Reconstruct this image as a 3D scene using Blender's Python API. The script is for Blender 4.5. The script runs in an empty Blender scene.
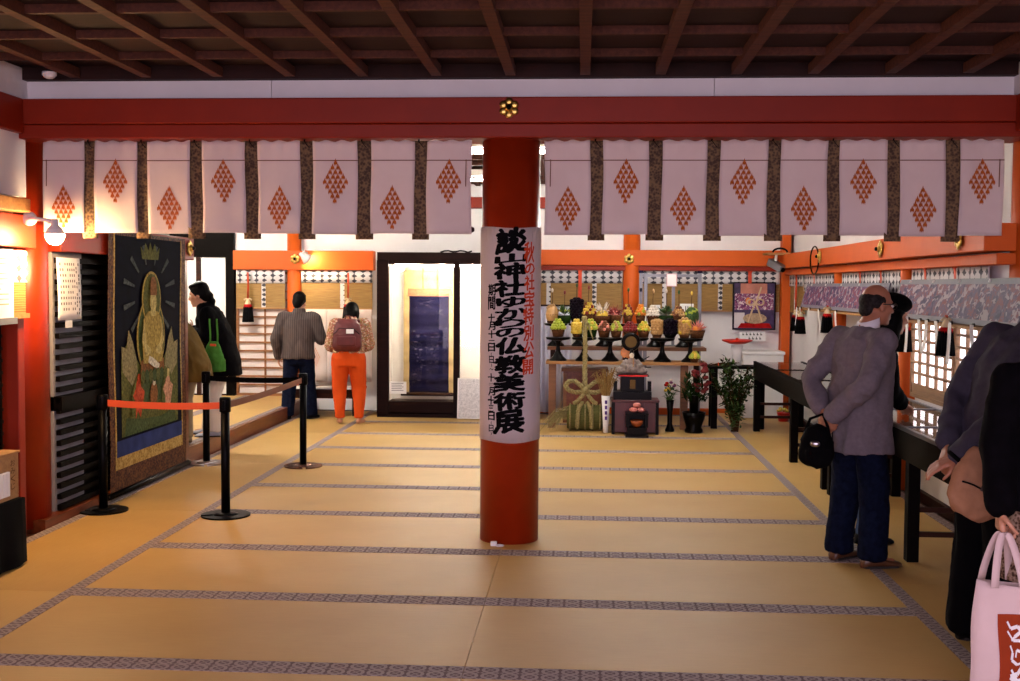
import bpy, bmesh, math, random
from math import pi, sin, cos, radians as rad
from mathutils import Vector, Matrix, noise
random.seed(7)
S = bpy.context.scene
COL = S.collection

# ------------------------------------------------------------------ camera
H_EYE, FPX, YAW, PITCH, ROLL = 1.65, 1135.2, .0640, .0486, -.0065
_w = Vector((-sin(YAW)*cos(PITCH), cos(YAW)*cos(PITCH), -sin(PITCH)))
_r0 = Vector((cos(YAW), sin(YAW), 0)); _d0 = _w.cross(_r0)
_r = cos(ROLL)*_r0 + sin(ROLL)*_d0; _d = -sin(ROLL)*_r0 + cos(ROLL)*_d0
cd = bpy.data.cameras.new('camera'); cam = bpy.data.objects.new('camera', cd); COL.objects.link(cam)
cd.sensor_width = 36; cd.lens = FPX/1020*36; cd.clip_start = .05; cd.clip_end = 100
cam.matrix_world = Matrix(((_r.x, -_d.x, -_w.x, 0), (_r.y, -_d.y, -_w.y, 0), (_r.z, -_d.z, -_w.z, H_EYE), (0, 0, 0, 1)))
S.camera = cam
def AT(x, y, Y):
    """measured point of the photograph on the plane at depth Y"""
    q = (x-510)/FPX*_r + (y-340.5)/FPX*_d + _w
    return Vector((0, 0, H_EYE)) + q*(Y/q.y)

# ------------------------------------------------------------------ world, exposure
W = bpy.data.worlds.new('world'); S.world = W; W.use_nodes = True
W.node_tree.nodes['Background'].inputs[0].default_value = (.95, .76, .98, 1)
W.node_tree.nodes['Background'].inputs[1].default_value = 6.6       # dull daylight in front of the open hall
S.view_settings.view_transform = 'Standard'; S.view_settings.look = 'None'
S.view_settings.exposure = 0.0; S.view_settings.gamma = 1.0
S.view_settings.use_curve_mapping = False
pl = bpy.data.lights.new('open_front', 'AREA'); pl.shape = 'RECTANGLE'; pl.size = 6.2; pl.size_y = 2.9
pl.cycles.is_portal = True
po = bpy.data.objects.new('open_front', pl); COL.objects.link(po)
po.location = (-.45, -1.55, 1.48); po.rotation_euler = (pi/2, 0, 0)   # sampling portal at the hall's open front
TUBE_STR = 225.0      # fluorescent tubes of the rear room
BULB_STR = 1000.0     # bare bulb by the left pillar
SPOT_STR = 700.0     # clip lamp over the blind
CASE_STR = 330.0       # tubes inside the scroll case

# ------------------------------------------------------------------ materials
def lin(c):
    if isinstance(c, str):
        c = [int(c[i:i+2], 16)/255 for i in (0, 2, 4)]
        return tuple(((u+.055)/1.055)**2.4 if u > .04045 else u/12.92 for u in c)
    return tuple(c)
MATS = {}
def tone(c):
    """pigment colour with a contrast curve put in: dark tones pushed darker"""
    return tuple(x*x/(x+.028) if x > 0 else 0 for x in lin(c))
class NT:
    def __init__(s, name):
        s.m = bpy.data.materials.new(name); s.m.use_nodes = True
        s.t = s.m.node_tree; s.b = s.t.nodes['Principled BSDF']
        MATS[name] = s.m
    def n(s, typ, **k):
        o = s.t.nodes.new('ShaderNode'+typ)
        for a, b in k.items(): setattr(o, a, b)
        return o
    def l(s, a, b): s.t.links.new(a, b)
    def math(s, op, a, b=None, c=None):
        o = s.n('Math', operation=op)
        for i, x in enumerate((a, b, c)):
            if x is None: continue
            if isinstance(x, (int, float)): o.inputs[i].default_value = x
            else: s.l(x, o.inputs[i])
        return o.outputs[0]
    def coord(s, kind='Object', scale=(1, 1, 1), rot=(0, 0, 0)):
        tc = s.n('TexCoord'); mp = s.n('Mapping'); s.l(tc.outputs[kind], mp.inputs[0])
        mp.inputs['Scale'].default_value = scale; mp.inputs['Rotation'].default_value = rot
        return mp.outputs[0]
    def ramp(s, fac, stops, interp='LINEAR'):
        r = s.n('ValToRGB'); r.color_ramp.interpolation = interp
        e = r.color_ramp.elements
        while len(e) > 1: e.remove(e[-1])
        e[0].position = stops[0][0]; e[0].color = (*tone(stops[0][1]), 1)
        for p, c in stops[1:]:
            q = e.new(p); q.color = (*tone(c), 1)
        s.l(fac, r.inputs[0]); return r.outputs[0]
    def mix(s, fac, a, b, blend='MIX'):
        o = s.n('Mix', data_type='RGBA', blend_type=blend)
        for i, x in ((0, fac), (6, a), (7, b)):
            if isinstance(x, (int, float)): o.inputs[i].default_value = x
            elif isinstance(x, (tuple, str)): o.inputs[i].default_value = (*tone(x), 1)
            else: s.l(x, o.inputs[i])
        return o.outputs[2]
    def noise(s, v, scale, detail=3, rough=.55, dist=0):
        o = s.n('TexNoise'); s.l(v, o.inputs['Vector']); o.inputs['Scale'].default_value = scale
        o.inputs['Detail'].default_value = detail; o.inputs['Roughness'].default_value = rough
        o.inputs['Distortion'].default_value = dist
        return o.outputs['Fac'], o.outputs['Color']
    def bump(s, h, strength=.3, dist=.01):
        o = s.n('Bump'); o.inputs['Strength'].default_value = strength; o.inputs['Distance'].default_value = dist
        s.l(h, o.inputs['Height']); s.l(o.outputs[0], s.b.inputs['Normal'])
    def out(s, col=None, rough=.6, metal=0, spec=.5):
        if col is not None:
            if isinstance(col, (tuple, str)): s.b.inputs['Base Color'].default_value = (*tone(col), 1)
            else: s.l(col, s.b.inputs['Base Color'])
        s.b.inputs['Roughness'].default_value = rough; s.b.inputs['Metallic'].default_value = metal
        s.b.inputs['Specular IOR Level'].default_value = spec
        return s.m
def scl(c, k): return tuple(min(1, x*k) for x in lin(c))
def mat(name, col, rough=.6, metal=0, var=.12, scale=6, bump=0, bscale=60, stretch=(1, 1, 1), spec=.5):
    if name in MATS: return MATS[name]
    if rough >= .75 and spec == .5: spec = .12
    if rough > .3 and max(lin(col)) < .05: spec = min(spec, .06)
    t = NT(name); v = t.coord(scale=stretch)
    f, _ = t.noise(v, scale, 4)
    c = t.ramp(f, [(.25, scl(col, 1-var)), (.75, scl(col, 1+var))])
    if bump:
        g, _ = t.noise(v, bscale, 3); t.bump(g, bump, .006)
    return t.out(c, rough, metal, spec)
def emit(name, col, strength):
    t = NT(name); c = lin(col)
    t.b.inputs['Base Color'].default_value = (*c, 1); t.b.inputs['Emission Color'].default_value = (*c, 1)
    t.b.inputs['Emission Strength'].default_value = strength
    return t.m
def wood(name, dark, light, rough=.55, stretch=(1, 14, 14), scale=2.2, spec=.4):
    t = NT(name); v = t.coord(scale=stretch)
    f, _ = t.noise(v, scale, 6, .6, .6); g, _ = t.noise(v, scale*7, 2)
    h = t.math('ADD', t.math('MULTIPLY', f, .8), t.math('MULTIPLY', g, .2))
    c = t.ramp(h, [(.3, dark), (.7, light)]); t.bump(h, .25, .004)
    return t.out(c, rough, 0, spec)

RED = mat('vermilion_paint', (.255, .028, .006), .5, var=.10, scale=3, bump=.05, bscale=9, spec=.25)  # front copy of the vermilion, darkened for the dim hall
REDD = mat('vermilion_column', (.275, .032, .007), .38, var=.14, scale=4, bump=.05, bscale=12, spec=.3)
RED_LIT = mat('vermilion_paint_lit', (.60, .12, .022), .5, var=.08, scale=3, bump=.05, bscale=9, spec=.2)  # brighter copy of the same vermilion: the rear room's light in its colour
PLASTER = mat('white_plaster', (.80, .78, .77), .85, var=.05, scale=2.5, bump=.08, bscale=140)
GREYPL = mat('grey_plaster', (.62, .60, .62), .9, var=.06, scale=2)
BLACKLAC = mat('black_lacquer', (.006, .005, .005), .28, var=.3, scale=9, spec=.10)
BLACKWOOD = wood('black_stained_wood', (.004, .003, .002), (.011, .007, .005), .6, spec=.05)
DARKWOOD = wood('dark_brown_wood', (.022, .009, .005), (.060, .022, .011), .5, spec=.15)
CEILWOOD = wood('ceiling_board', (.020, .005, .002), (.045, .012, .006), .8, (1, 10, 1), 2.5)
BATTEN = wood('ceiling_batten', (.065, .022, .011), (.145, .052, .026), .75, (1, 12, 12), 3)
BATTENX = wood('ceiling_cross_batten', (.06, .020, .010), (.13, .046, .024), .75, (12, 1, 12), 3)
TANWOOD = wood('tan_wood', (.28, .13, .045), (.46, .25, .095), .6, (1, 10, 10), 2.5)
REDWOOD = wood('red_brown_wood', (.10, .028, .012), (.22, .065, .025), .35, (10, 1, 10), 2)
MIDWOOD = wood('brown_shelf_wood', (.12, .05, .02), (.24, .11, .045), .5, (1, 10, 10), 2.5)
GOLD = mat('gilt_metal', (.62, .42, .12), .3, 1, var=.25, scale=30)
IRON = mat('dark_iron', (.008, .008, .009), .35, 0, var=.2, spec=.25)
BLACKPL = mat('black_plastic', (.006, .006, .007), .4, var=.2, spec=.25)
STEEL = mat('brushed_steel', (.55, .54, .55), .28, 1, var=.08, scale=4)
ALU = mat('aluminium_grey', (.22, .22, .24), .35, .6, var=.08)
WHITEP = mat('white_paper', (.82, .81, .80), .8, var=.03, scale=5)
WHITEPL = mat('white_plastic', (.78, .77, .75), .4, var=.03)
INK = mat('black_ink', (.006, .006, .007), .7, var=.1)
GREYINK = mat('grey_ink', (.16, .16, .18), .8, var=.1)
REDINK = mat('red_ink', (.62, .07, .012), .7, var=.2, scale=40)
RIBBON = mat('orange_red_ribbon', (.60, .075, .02), .7, var=.15, scale=30)
REDSILK = mat('crimson_cloth', (.36, .012, .012), .75, var=.25, scale=20)
CREAM = mat('cream_cloth', (.72, .58, .36), .8, var=.12, scale=20)
BLACKCL = mat('black_cloth', (.006, .006, .007), .85, var=.3, scale=10)
GREEN = mat('leaf_green', (.045, .10, .018), .55, var=.5, scale=14)
DKGREEN = mat('dark_leaf', (.018, .036, .010), .5, var=.5, scale=12)
BROWN = mat('brown_basket', (.10, .045, .02), .75, var=.45, scale=60, bump=.4)
STEM = mat('stem_brown', (.07, .035, .016), .8, var=.3, scale=30)
def fruit(name, c): return mat(name, c, .35, var=.3, scale=18)
F_GREEN = fruit('green_fruit', (.36, .44, .05)); F_YEL = fruit('yellow_fruit', (.66, .48, .07)); F_RED = fruit('dark_red_fruit', (.20, .012, .014))
F_BLACK = fruit('black_grape', (.012, .007, .014)); F_TAN = fruit('tan_nut', (.45, .26, .10)); F_BRN = fruit('brown_nut', (.16, .055, .022))
F_WHITE = fruit('white_rice_ball', (.72, .64, .54)); F_PINK = fruit('pink_rice_cake', (.70, .26, .22)); F_ORG = fruit('orange_fruit', (.70, .24, .04))

def tatami():
    t = NT('tatami_straw'); v = t.coord()
    sep = t.n('SeparateXYZ'); t.l(v, sep.inputs[0])
    w = t.math('SINE', t.math('MULTIPLY', sep.outputs[1], 900)); vs = t.coord(scale=(2, 120, 1))
    f, _ = t.noise(vs, 3, 3); g, _ = t.noise(v, 1.4, 3)
    inf = t.n('ObjectInfo')
    k = t.math('ADD', t.math('MULTIPLY', f, .5), t.math('MULTIPLY', g, .5))
    k = t.math('ADD', k, t.math('MULTIPLY', t.math('SUBTRACT', inf.outputs['Random'], .5), .16))
    c = t.ramp(k, [(.25, (.45, .275, .090)), (.75, (.60, .39, .140))])
    t.bump(w, .12, .002)
    return t.out(c, .5, 0, .35)
TATAMI = tatami()
def heri(axis, name):
    """woven border cloth: pale interlaced rings on mauve grey"""
    t = NT(name); v = t.coord(); sep = t.n('SeparateXYZ'); t.l(v, sep.inputs[0])
    a = sep.outputs[0 if axis == 'x' else 1]; b = sep.outputs[1 if axis == 'x' else 0]
    p = .085
    u = t.math('SUBTRACT', t.math('FRACT', t.math('DIVIDE', a, p)), .5)
    w = t.math('DIVIDE', b, p)
    r = t.math('SQRT', t.math('ADD', t.math('POWER', u, 2), t.math('POWER', w, 2)))
    ring = t.math('COMPARE', r, .36, .09)
    x = t.math('COMPARE', t.math('ABSOLUTE', u), t.math('ABSOLUTE', w), .07)
    f = t.math('MAXIMUM', ring, t.math('MULTIPLY', x, .8))
    c = t.mix(f, (.17, .125, .13), (.36, .30, .29))
    n, _ = t.noise(v, 90, 2); t.bump(n, .2, .002)
    return t.out(c, .8, 0, .2)
HERIX, HERIY = heri('x', 'border_cloth_long'), heri('y', 'border_cloth_side')
def blindmat():
    t = NT('bamboo_blind'); v = t.coord(); sep = t.n('SeparateXYZ'); t.l(v, sep.inputs[0])
    s = t.math('SINE', t.math('MULTIPLY', sep.outputs[2], 420))
    f, _ = t.noise(t.coord(scale=(3, 3, 80)), 2, 2)
    k = t.math('ADD', t.math('MULTIPLY', s, .18), f)
    c = t.ramp(k, [(.25, (.20, .110, .028)), (.8, (.42, .26, .080))]); t.bump(s, .4, .004)
    return t.out(c, .6)
BLIND = blindmat()
def valmat():
    """white cloth with rows of grey-black decayed-wood (kuchiki) motifs"""
    t = NT('patterned_valance_cloth'); v = t.coord(); sep = t.n('SeparateXYZ'); t.l(v, sep.inputs[0])
    a = t.math('ADD', sep.outputs[0], sep.outputs[1])
    u = t.math('SUBTRACT', t.math('FRACT', t.math('DIVIDE', a, .11)), .5)
    w = t.math('SUBTRACT', t.math('FRACT', t.math('DIVIDE', sep.outputs[2], .064)), .5)
    d = t.math('ADD', t.math('ABSOLUTE', t.math('MULTIPLY', u, 1.2)), t.math('ABSOLUTE', w))
    n, _ = t.noise(v, 70, 3)
    d = t.math('ADD', d, t.math('MULTIPLY', n, .5))
    line = t.math('LESS_THAN', t.math('ABSOLUTE', t.math('SUBTRACT', t.math('FRACT', t.math('DIVIDE', a, .22)), .25)), .045)
    f = t.math('MAXIMUM', t.math('LESS_THAN', d, .66), t.math('MULTIPLY', line, .75))
    c = t.mix(f, (.62, .60, .60), (.055, .055, .07))
    return t.out(c, .8)
VAL = valmat()
def brocade(name, a, b, c2, scale=60, rough=.65):
    t = NT(name); v = t.coord(); o = t.n('TexVoronoi'); t.l(v, o.inputs['Vector']); o.inputs['Scale'].default_value = scale
    n, _ = t.noise(v, scale*.35, 3)
    k = t.math('ADD', o.outputs['Distance'], t.math('MULTIPLY', t.math('SUBTRACT', n, .5), 1.2))
    c = t.ramp(k, [(.2, a), (.45, b), (.75, c2)]); t.bump(k, .3, .003)
    return t.out(c, rough, 0, .15)
BAND = brocade('brown_gold_brocade', (.075, .048, .034), (.115, .076, .048), (.20, .135, .075), 60)
SCROLLB = brocade('dark_brocade_mount', (.035, .014, .010), (.085, .032, .02), (.15, .07, .03), 55)
GOLDB = brocade('gold_brocade', (.25, .16, .04), (.36, .24, .07), (.48, .34, .12), 50)
def photomat(name, seed, pal, scale=9, stretch=(1, 1, 1)):
    t = NT(name); tc = t.coord(scale=stretch); ad = t.n('VectorMath', operation='ADD'); t.l(tc, ad.inputs[0]); oi = t.n('ObjectInfo'); sc_ = t.n('VectorMath', operation='SCALE'); t.l(oi.outputs['Location'], sc_.inputs[0]); sc_.inputs['Scale'].default_value = 3.7+seed; t.l(sc_.outputs[0], ad.inputs[1])
    f, _ = t.noise(ad.outputs[0], scale, 5, .68, 1.6)
    c = t.ramp(f, pal)
    g, _ = t.noise(ad.outputs[0], scale*2.2, 2, .5, .8)
    c = t.mix(t.math('GREATER_THAN', g, .57), c, pal[-1][1])
    return t.out(c, .6, 0, .15)
PHOTO_A = photomat('festival_photo_print', 1.3, [(.30, (.012, .008, .035)), (.42, (.06, .04, .11)), (.50, (.13, .09, .17)), (.57, (.24, .05, .07)), (.64, (.12, .09, .20)), (.75, (.36, .30, .34))], 7, (1, .8, 1.2))
PHOTO_B = photomat('parade_photo_print', 4.1, [(.30, (.012, .010, .025)), (.42, (.055, .042, .10)), (.50, (.12, .09, .16)), (.56, (.22, .06, .05)), (.63, (.10, .08, .17)), (.75, (.36, .30, .34))], 7, (1, .8, 1.2))

# ------------------------------------------------------------------ mesh helpers
class MB:
    def __init__(s): s.v, s.f, s.m, s.mi = [], [], [], 0
    def add(s, vs, fs):
        o = len(s.v); s.v += [Vector(p) for p in vs]
        s.f += [tuple(o+i for i in f) for f in fs]; s.m += [s.mi]*len(fs); return s
    def box(s, x0, x1, y0, y1, z0, z1):
        return s.add([(x0,y0,z0),(x1,y0,z0),(x1,y1,z0),(x0,y1,z0),(x0,y0,z1),(x1,y0,z1),(x1,y1,z1),(x0,y1,z1)],
                     [(3,2,1,0),(4,5,6,7),(0,1,5,4),(1,2,6,5),(2,3,7,6),(3,0,4,7)])
    def obox(s, M, sx, sy, sz):
        """box of full size sx sy sz centred in frame M"""
        a = MB().box(-sx/2, sx/2, -sy/2, sy/2, -sz/2, sz/2); return s.add([M @ p for p in a.v], a.f)
    def tube(s, pts, r, n=8, cap=True):
        pts = [Vector(p) for p in pts]; rs = r if isinstance(r, (list, tuple)) else [r]*len(pts)
        vs, fs = [], []; up = None
        for i, p in enumerate(pts):
            t = (pts[min(i+1, len(pts)-1)]-pts[max(i-1, 0)]).normalized()
            if up is None:
                a = Vector((0, 0, 1)) if abs(t.z) < .9 else Vector((1, 0, 0)); up = a
            u = (up - t*up.dot(t))
            if u.length < 1e-5: u = t.orthogonal()
            u.normalize(); up = u; w = t.cross(u)
            for k in range(n): vs.append(p + (u*cos(2*pi*k/n)+w*sin(2*pi*k/n))*rs[i])
        for i in range(len(pts)-1):
            for k in range(n): fs.append((i*n+k, i*n+(k+1) % n, (i+1)*n+(k+1) % n, (i+1)*n+k))
        if cap:
            fs.append(tuple(range(n))[::-1]); fs.append(tuple((len(pts)-1)*n+k for k in range(n)))
        return s.add(vs, fs)
    def cyl(s, p0, p1, r0, r1=None, n=14): return s.tube([p0, p1], [r0, r0 if r1 is None else r1], n)
    def lathe(s, prof, c=(0, 0, 0), n=20, M=None):
        vs, fs = [], []; c = Vector(c)
        for r, z in prof:
            for k in range(n):
                p = Vector((r*cos(2*pi*k/n), r*sin(2*pi*k/n), z)); vs.append((M @ p if M else p) + c)
        for i in range(len(prof)-1):
            for k in range(n): fs.append((i*n+k, i*n+(k+1) % n, (i+1)*n+(k+1) % n, (i+1)*n+k))
        if prof[0][0] > 1e-4: fs.append(tuple(range(n))[::-1])
        if prof[-1][0] > 1e-4: fs.append(tuple((len(prof)-1)*n+k for k in range(n)))
        return s.add(vs, fs)
    def ell(s, c, r, nu=12, nv=8, M=None):
        r = (r, r, r) if isinstance(r, (int, float)) else r
        c = Vector(c); vs = []; fs = []
        for j in range(1, nv):
            a = pi*j/nv
            for i in range(nu):
                b = 2*pi*i/nu; p = Vector((r[0]*sin(a)*cos(b), r[1]*sin(a)*sin(b), r[2]*cos(a)))
                vs.append((M @ p if M else p)+c)
        p = Vector((0, 0, r[2])); vs.append((M @ p if M else p)+c); vs.append((M @ -p if M else -p)+c)
        T, B = len(vs)-2, len(vs)-1
        for j in range(nv-2):
            for i in range(nu): fs.append((j*nu+i, (j+1)*nu+i, (j+1)*nu+(i+1) % nu, j*nu+(i+1) % nu))
        for i in range(nu):
            fs.append((T, i, (i+1) % nu)); fs.append((B, (nv-2)*nu+(i+1) % nu, (nv-2)*nu+i))
        return s.add(vs, fs)
    def prism(s, poly, O, U, V, t):
        """2-D outline (u,v) at O in the plane U,V, extruded by t along U x V"""
        O, U, V = Vector(O), Vector(U).normalized(), Vector(V).normalized(); N = U.cross(V)
        n = len(poly); a = [O+U*p[0]+V*p[1] for p in poly]; b = [p+N*t for p in a]
        ar = sum(poly[i][0]*poly[(i+1) % n][1]-poly[(i+1) % n][0]*poly[i][1] for i in range(n))
        F = [tuple(range(n))[::-1], tuple(n+i for i in range(n))]+[(i, (i+1) % n, n+(i+1) % n, n+i) for i in range(n)]
        if ar*t < 0: F = [f[::-1] for f in F]
        return s.add(a+b, F)
    def grid(s, fn, nu, nv):
        vs = [fn(i/nu, j/nv) for j in range(nv+1) for i in range(nu+1)]
        return s.add(vs, [(j*(nu+1)+i, j*(nu+1)+i+1, (j+1)*(nu+1)+i+1, (j+1)*(nu+1)+i) for j in range(nv) for i in range(nu)])
    def sheet(s, fn, nu, nv, off):
        """closed thin sheet: fn(u,v) and fn+off"""
        off = Vector(off); k = (nu+1)*(nv+1)
        a = [Vector(fn(i/nu, j/nv)) for j in range(nv+1) for i in range(nu+1)]
        fs = [(j*(nu+1)+i, j*(nu+1)+i+1, (j+1)*(nu+1)+i+1, (j+1)*(nu+1)+i) for j in range(nv) for i in range(nu)]
        fs2 = [tuple(k+q for q in f[::-1]) for f in fs]
        rim = [i for i in range(nu+1)]+[(j+1)*(nu+1)-1 for j in range(1, nv+1)]+[nv*(nu+1)+i for i in range(nu-1, -1, -1)]+[j*(nu+1) for j in range(nv-1, 0, -1)]
        fs3 = [(rim[(i+1) % len(rim)], rim[i], k+rim[i], k+rim[(i+1) % len(rim)]) for i in range(len(rim))]
        return s.add(a+[p+off for p in a], fs+fs2+fs3)
    def mesh(s, name, mats, smooth=False):
        me = bpy.data.meshes.new(name); me.from_pydata([tuple(p) for p in s.v], [], s.f)
        for m in (mats if isinstance(mats, (list, tuple)) else [mats]): me.materials.append(m)
        if len(set(s.m)) > 1 or s.mi: me.polygons.foreach_set('material_index', s.m)
        if smooth: me.polygons.foreach_set('use_smooth', [True]*len(me.polygons))
        me.update(); return me
    def build(s, name, mats, parent=None, smooth=False, bevel=0, recenter=False):
        loc = Vector((0, 0, 0))
        if recenter and parent is None:
            xs = [p.x for p in s.v]; ys = [p.y for p in s.v]; zs = [p.z for p in s.v]
            loc = Vector(((min(xs)+max(xs))/2, (min(ys)+max(ys))/2, min(zs))); s.v = [p-loc for p in s.v]
        o = link(name, s.mesh(name, mats, smooth), parent); o.location = loc
        if bevel:
            b = o.modifiers.new('bevel', 'BEVEL'); b.width = bevel; b.segments = 2; b.limit_method = 'ANGLE'
        return o
def link(name, me, parent=None, loc=None, rot=None, scale=None):
    o = bpy.data.objects.new(name, me); COL.objects.link(o)
    if parent: o.parent = parent
    if loc is not None: o.location = loc
    if rot is not None: o.rotation_euler = rot
    if scale is not None: o.scale = scale if isinstance(scale, (tuple, list)) else (scale,)*3
    return o
def tag(o, label=None, cat=None, group=None, kind=None):
    if label: o['label'] = label
    if cat: o['category'] = cat
    if group: o['group'] = group
    if kind: o['kind'] = kind
    return o
def thing(name, label, cat, loc=(0, 0, 0), rz=0, group=None):
    o = bpy.data.objects.new(name, None); COL.objects.link(o); o.empty_display_size = .1
    o.location = loc; o.rotation_euler = (0, 0, rz); return tag(o, label, cat, group)
def struct(name, mb, m, label=None, **k): return tag(mb.build(name, m, **k), label, None, None, 'structure')
def copy_tree(o, parent=None):
    c = o.copy(); COL.objects.link(c); c.parent = parent
    for ch in list(o.children): copy_tree(ch, c)
    return c
GL = {}
def glyph(ch, bold):
    k = (ch, bold)
    if k in GL: return GL[k]
    cu = bpy.data.curves.new('glyph', 'FONT'); cu.body = ch; cu.size = 1; cu.offset = bold; cu.resolution_u = 2
    cu.align_x = 'CENTER'
    ob = bpy.data.objects.new('glyph', cu); COL.objects.link(ob)
    dg = bpy.context.evaluated_depsgraph_get(); me = bpy.data.meshes.new_from_object(ob.evaluated_get(dg))
    vs = [tuple(v.co) for v in me.vertices]; fs = [tuple(p.vertices) for p in me.polygons]
    bpy.data.objects.remove(ob); bpy.data.curves.remove(cu); bpy.data.meshes.remove(me)
    if vs:
        x0, x1 = min(v[0] for v in vs), max(v[0] for v in vs); y0, y1 = min(v[1] for v in vs), max(v[1] for v in vs)
        vs = [(v[0]-(x0+x1)/2, v[1]-(y0+y1)/2) for v in vs]; box = (x1-x0, y1-y0)
    else: box = (1, 1)
    b = bmesh.new(); bv = [b.verts.new((v[0], v[1], 0)) for v in vs]
    for f in fs:
        try: b.faces.new([bv[i] for i in f])
        except ValueError: pass
    bmesh.ops.triangulate(b, faces=b.faces[:])
    n = 12
    for i in range(1, n):      # cut into narrow strips so the print follows a round pillar
        bmesh.ops.bisect_plane(b, geom=b.verts[:]+b.edges[:]+b.faces[:], plane_co=(-box[0]/2+box[0]*i/n, 0, 0), plane_no=(1, 0, 0))
    b.verts.index_update(); vs = [(v.co.x, v.co.y) for v in b.verts]; fs = [tuple(v.index for v in f.verts) for f in b.faces]; b.free()
    GL[k] = (vs, fs, box); return GL[k]
def put_text(mb, chars, fn, bold=0.0, brush=0.0):
    """chars: (char, u, v, w, h, shear): glyph stretched to w x h at (u, v); fn maps u,v to a point"""
    for ch, u, v, w, h, sh in chars:
        vs, fs, b = glyph(ch, 0.0); sd = random.uniform(0, 99)
        if brush: vs = [(p[0]+brush*noise.noise(Vector((p[0]*3.2, p[1]*3.2, sd))), p[1]+brush*noise.noise(Vector((p[0]*3.2, p[1]*3.2, sd+7)))) for p in vs]
        kx = w/max(b[0], .05); ky = h/max(b[1], .05)
        if b[0] < .3 and b[1] > .5: kx = min(kx, ky*1.2)
        if b[1] < .3 and b[0] > .5: ky = min(ky, kx*1.2)
        for dx, dy in ([(0, 0)] + ([(bold*cos(i*pi/3), bold*sin(i*pi/3)) for i in range(6)] if bold else [])):
            mb.add([fn(u+p[0]*kx+dx*w, v+p[1]*ky+sh*p[0]*kx+dy*h) for p in vs], fs)
    return mb
def remesh(mb, voxel, smooth=6, fac=.5):
    """one continuous surface around all the shapes in mb"""
    me = mb.mesh('tmp', RED); ob = bpy.data.objects.new('tmp', me); COL.objects.link(ob)
    r = ob.modifiers.new('r', 'REMESH'); r.mode = 'VOXEL'; r.voxel_size = voxel
    if smooth:
        q = ob.modifiers.new('s', 'SMOOTH'); q.factor = fac; q.iterations = smooth
    dg = bpy.context.evaluated_depsgraph_get(); m2 = bpy.data.meshes.new_from_object(ob.evaluated_get(dg))
    bpy.data.objects.remove(ob); bpy.data.meshes.remove(me)
    return m2
# ------------------------------------------------------------------ floor with tatami mats
XL, XJ, XR, Y0, D_, L_ = -2.68, -.495, 1.69, 5.833, 1.092, 2.185
floor = struct('floor', MB().box(-3.75, 2.98, -1.5, 15.1, -.14, -.032), DARKWOOD)
def mat_mesh(l, w): return MB().box(-l/2+.0015, l/2-.0015, -w/2+.001, w/2-.001, -.031, 0).mesh('tatami_mat', TATAMI)
def border_mesh(l): return MB().box(-l/2+.0015, l/2-.0015, -.036, .036, -.03, .0022).mesh('border', HERIX)
mm, bm_ = mat_mesh(L_, D_), border_mesh(L_)
def lay_mat(me, bme, w, x, y, rz, z=0, par=None):
    o = link('tatami_mat', me, par or floor, (x, y, z), (0, 0, rz))
    for s in (-1, 1): link('border', bme, o, (0, s*(w/2-.037), 0))
for k in range(-6, 8):
    for j in (0, 1): lay_mat(mm, bm_, D_, (XL+XJ if j == 0 else XJ+XR)/2, Y0+(k+.5)*D_, 0)
wl, wr = .885, .90
ml, mr = mat_mesh(L_, wl), mat_mesh(L_, wr)
for i in range(-3, 4):
    lay_mat(ml, bm_, wl, XL-wl/2, Y0+(i+.5)*L_, pi/2)
    lay_mat(mr, bm_, wr, XR+wr/2, Y0+(i+.5)*L_+.55, pi/2)
struct('trim_left_sill', MB().box(-3.75, -3.57, 7.3, 10.05, -.03, .06), REDWOOD)
# raised side floor on the left, behind the scroll
alc = struct('floor_raised', MB().box(-6.1, -3.62, 10.05, 15, -.1, .118), DARKWOOD)
ma = mat_mesh(1.64, .82); ba = border_mesh(1.64)
for i in range(3):
    for j in range(3): lay_mat(ma, ba, .82, -4.04-.82*j, 10.88+1.64*i, pi/2, .15, alc)
struct('trim_step_board', MB().box(-3.62, -3.58, 10.05, 15, -.03, .151), REDWOOD)
struct('ground_outside', MB().box(-14, 14, -16, -1.52, -.9, -.8), mat('grey_gravel', (.30, .28, .26), .9, var=.3, scale=3))

# ------------------------------------------------------------------ walls
struct('wall_back', MB().box(-6.2, 2.8, 15, 15.12, -.1, 3.1), PLASTER)
struct('wall_right', MB().box(2.70, 2.82, 7.42, 15.1, -.1, 3.1), PLASTER)
struct('wall_right_front', MB().box(2.90, 3.0, -1.5, 7.5, -.1, 3.1), PLASTER)
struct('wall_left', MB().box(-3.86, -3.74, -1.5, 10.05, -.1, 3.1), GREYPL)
struct('wall_left_alcove', MB().box(-6.2, -6.1, 10, 15, -.1, 3.1).box(-6.1, -3.74, 10.0, 10.08, -.1, 3.1), PLASTER)
# ceiling of the front hall: boards on battens
ceiling = struct('ceiling', MB().box(-3.8, 3.0, -1.5, 7.3, 3.032, 3.10), CEILWOOD)
bx_ = [-.0 + .463*i for i in range(-8, 6)]
by_ = [6.62-.565*i for i in range(0, 15)]
bl = MB().box(-.031, .031, -4.31, 4.31, 2.952, 3.012).mesh('batten', BATTEN)
for x in bx_: link('batten', bl, ceiling, (x, 2.8, 0))
bc = MB().box(-3.25, 3.25, -.017, .017, 2.968, 3.012).mesh('cross_batten', BATTENX)
for y in by_: link('cross_batten', bc, ceiling, (-.45, y, 0))
pm = MB().box(-.229, .229, -.28, .28, -.008, .008).mesh('ceiling_panel', CEILWOOD)
for i in range(len(bx_)-1):
    for j in range(len(by_)-1):
        o = link('ceiling_panel', pm, ceiling, ((bx_[i]+bx_[i+1])/2, (by_[j]+by_[j+1])/2, 3.020+random.uniform(-.003, .003)))
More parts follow.
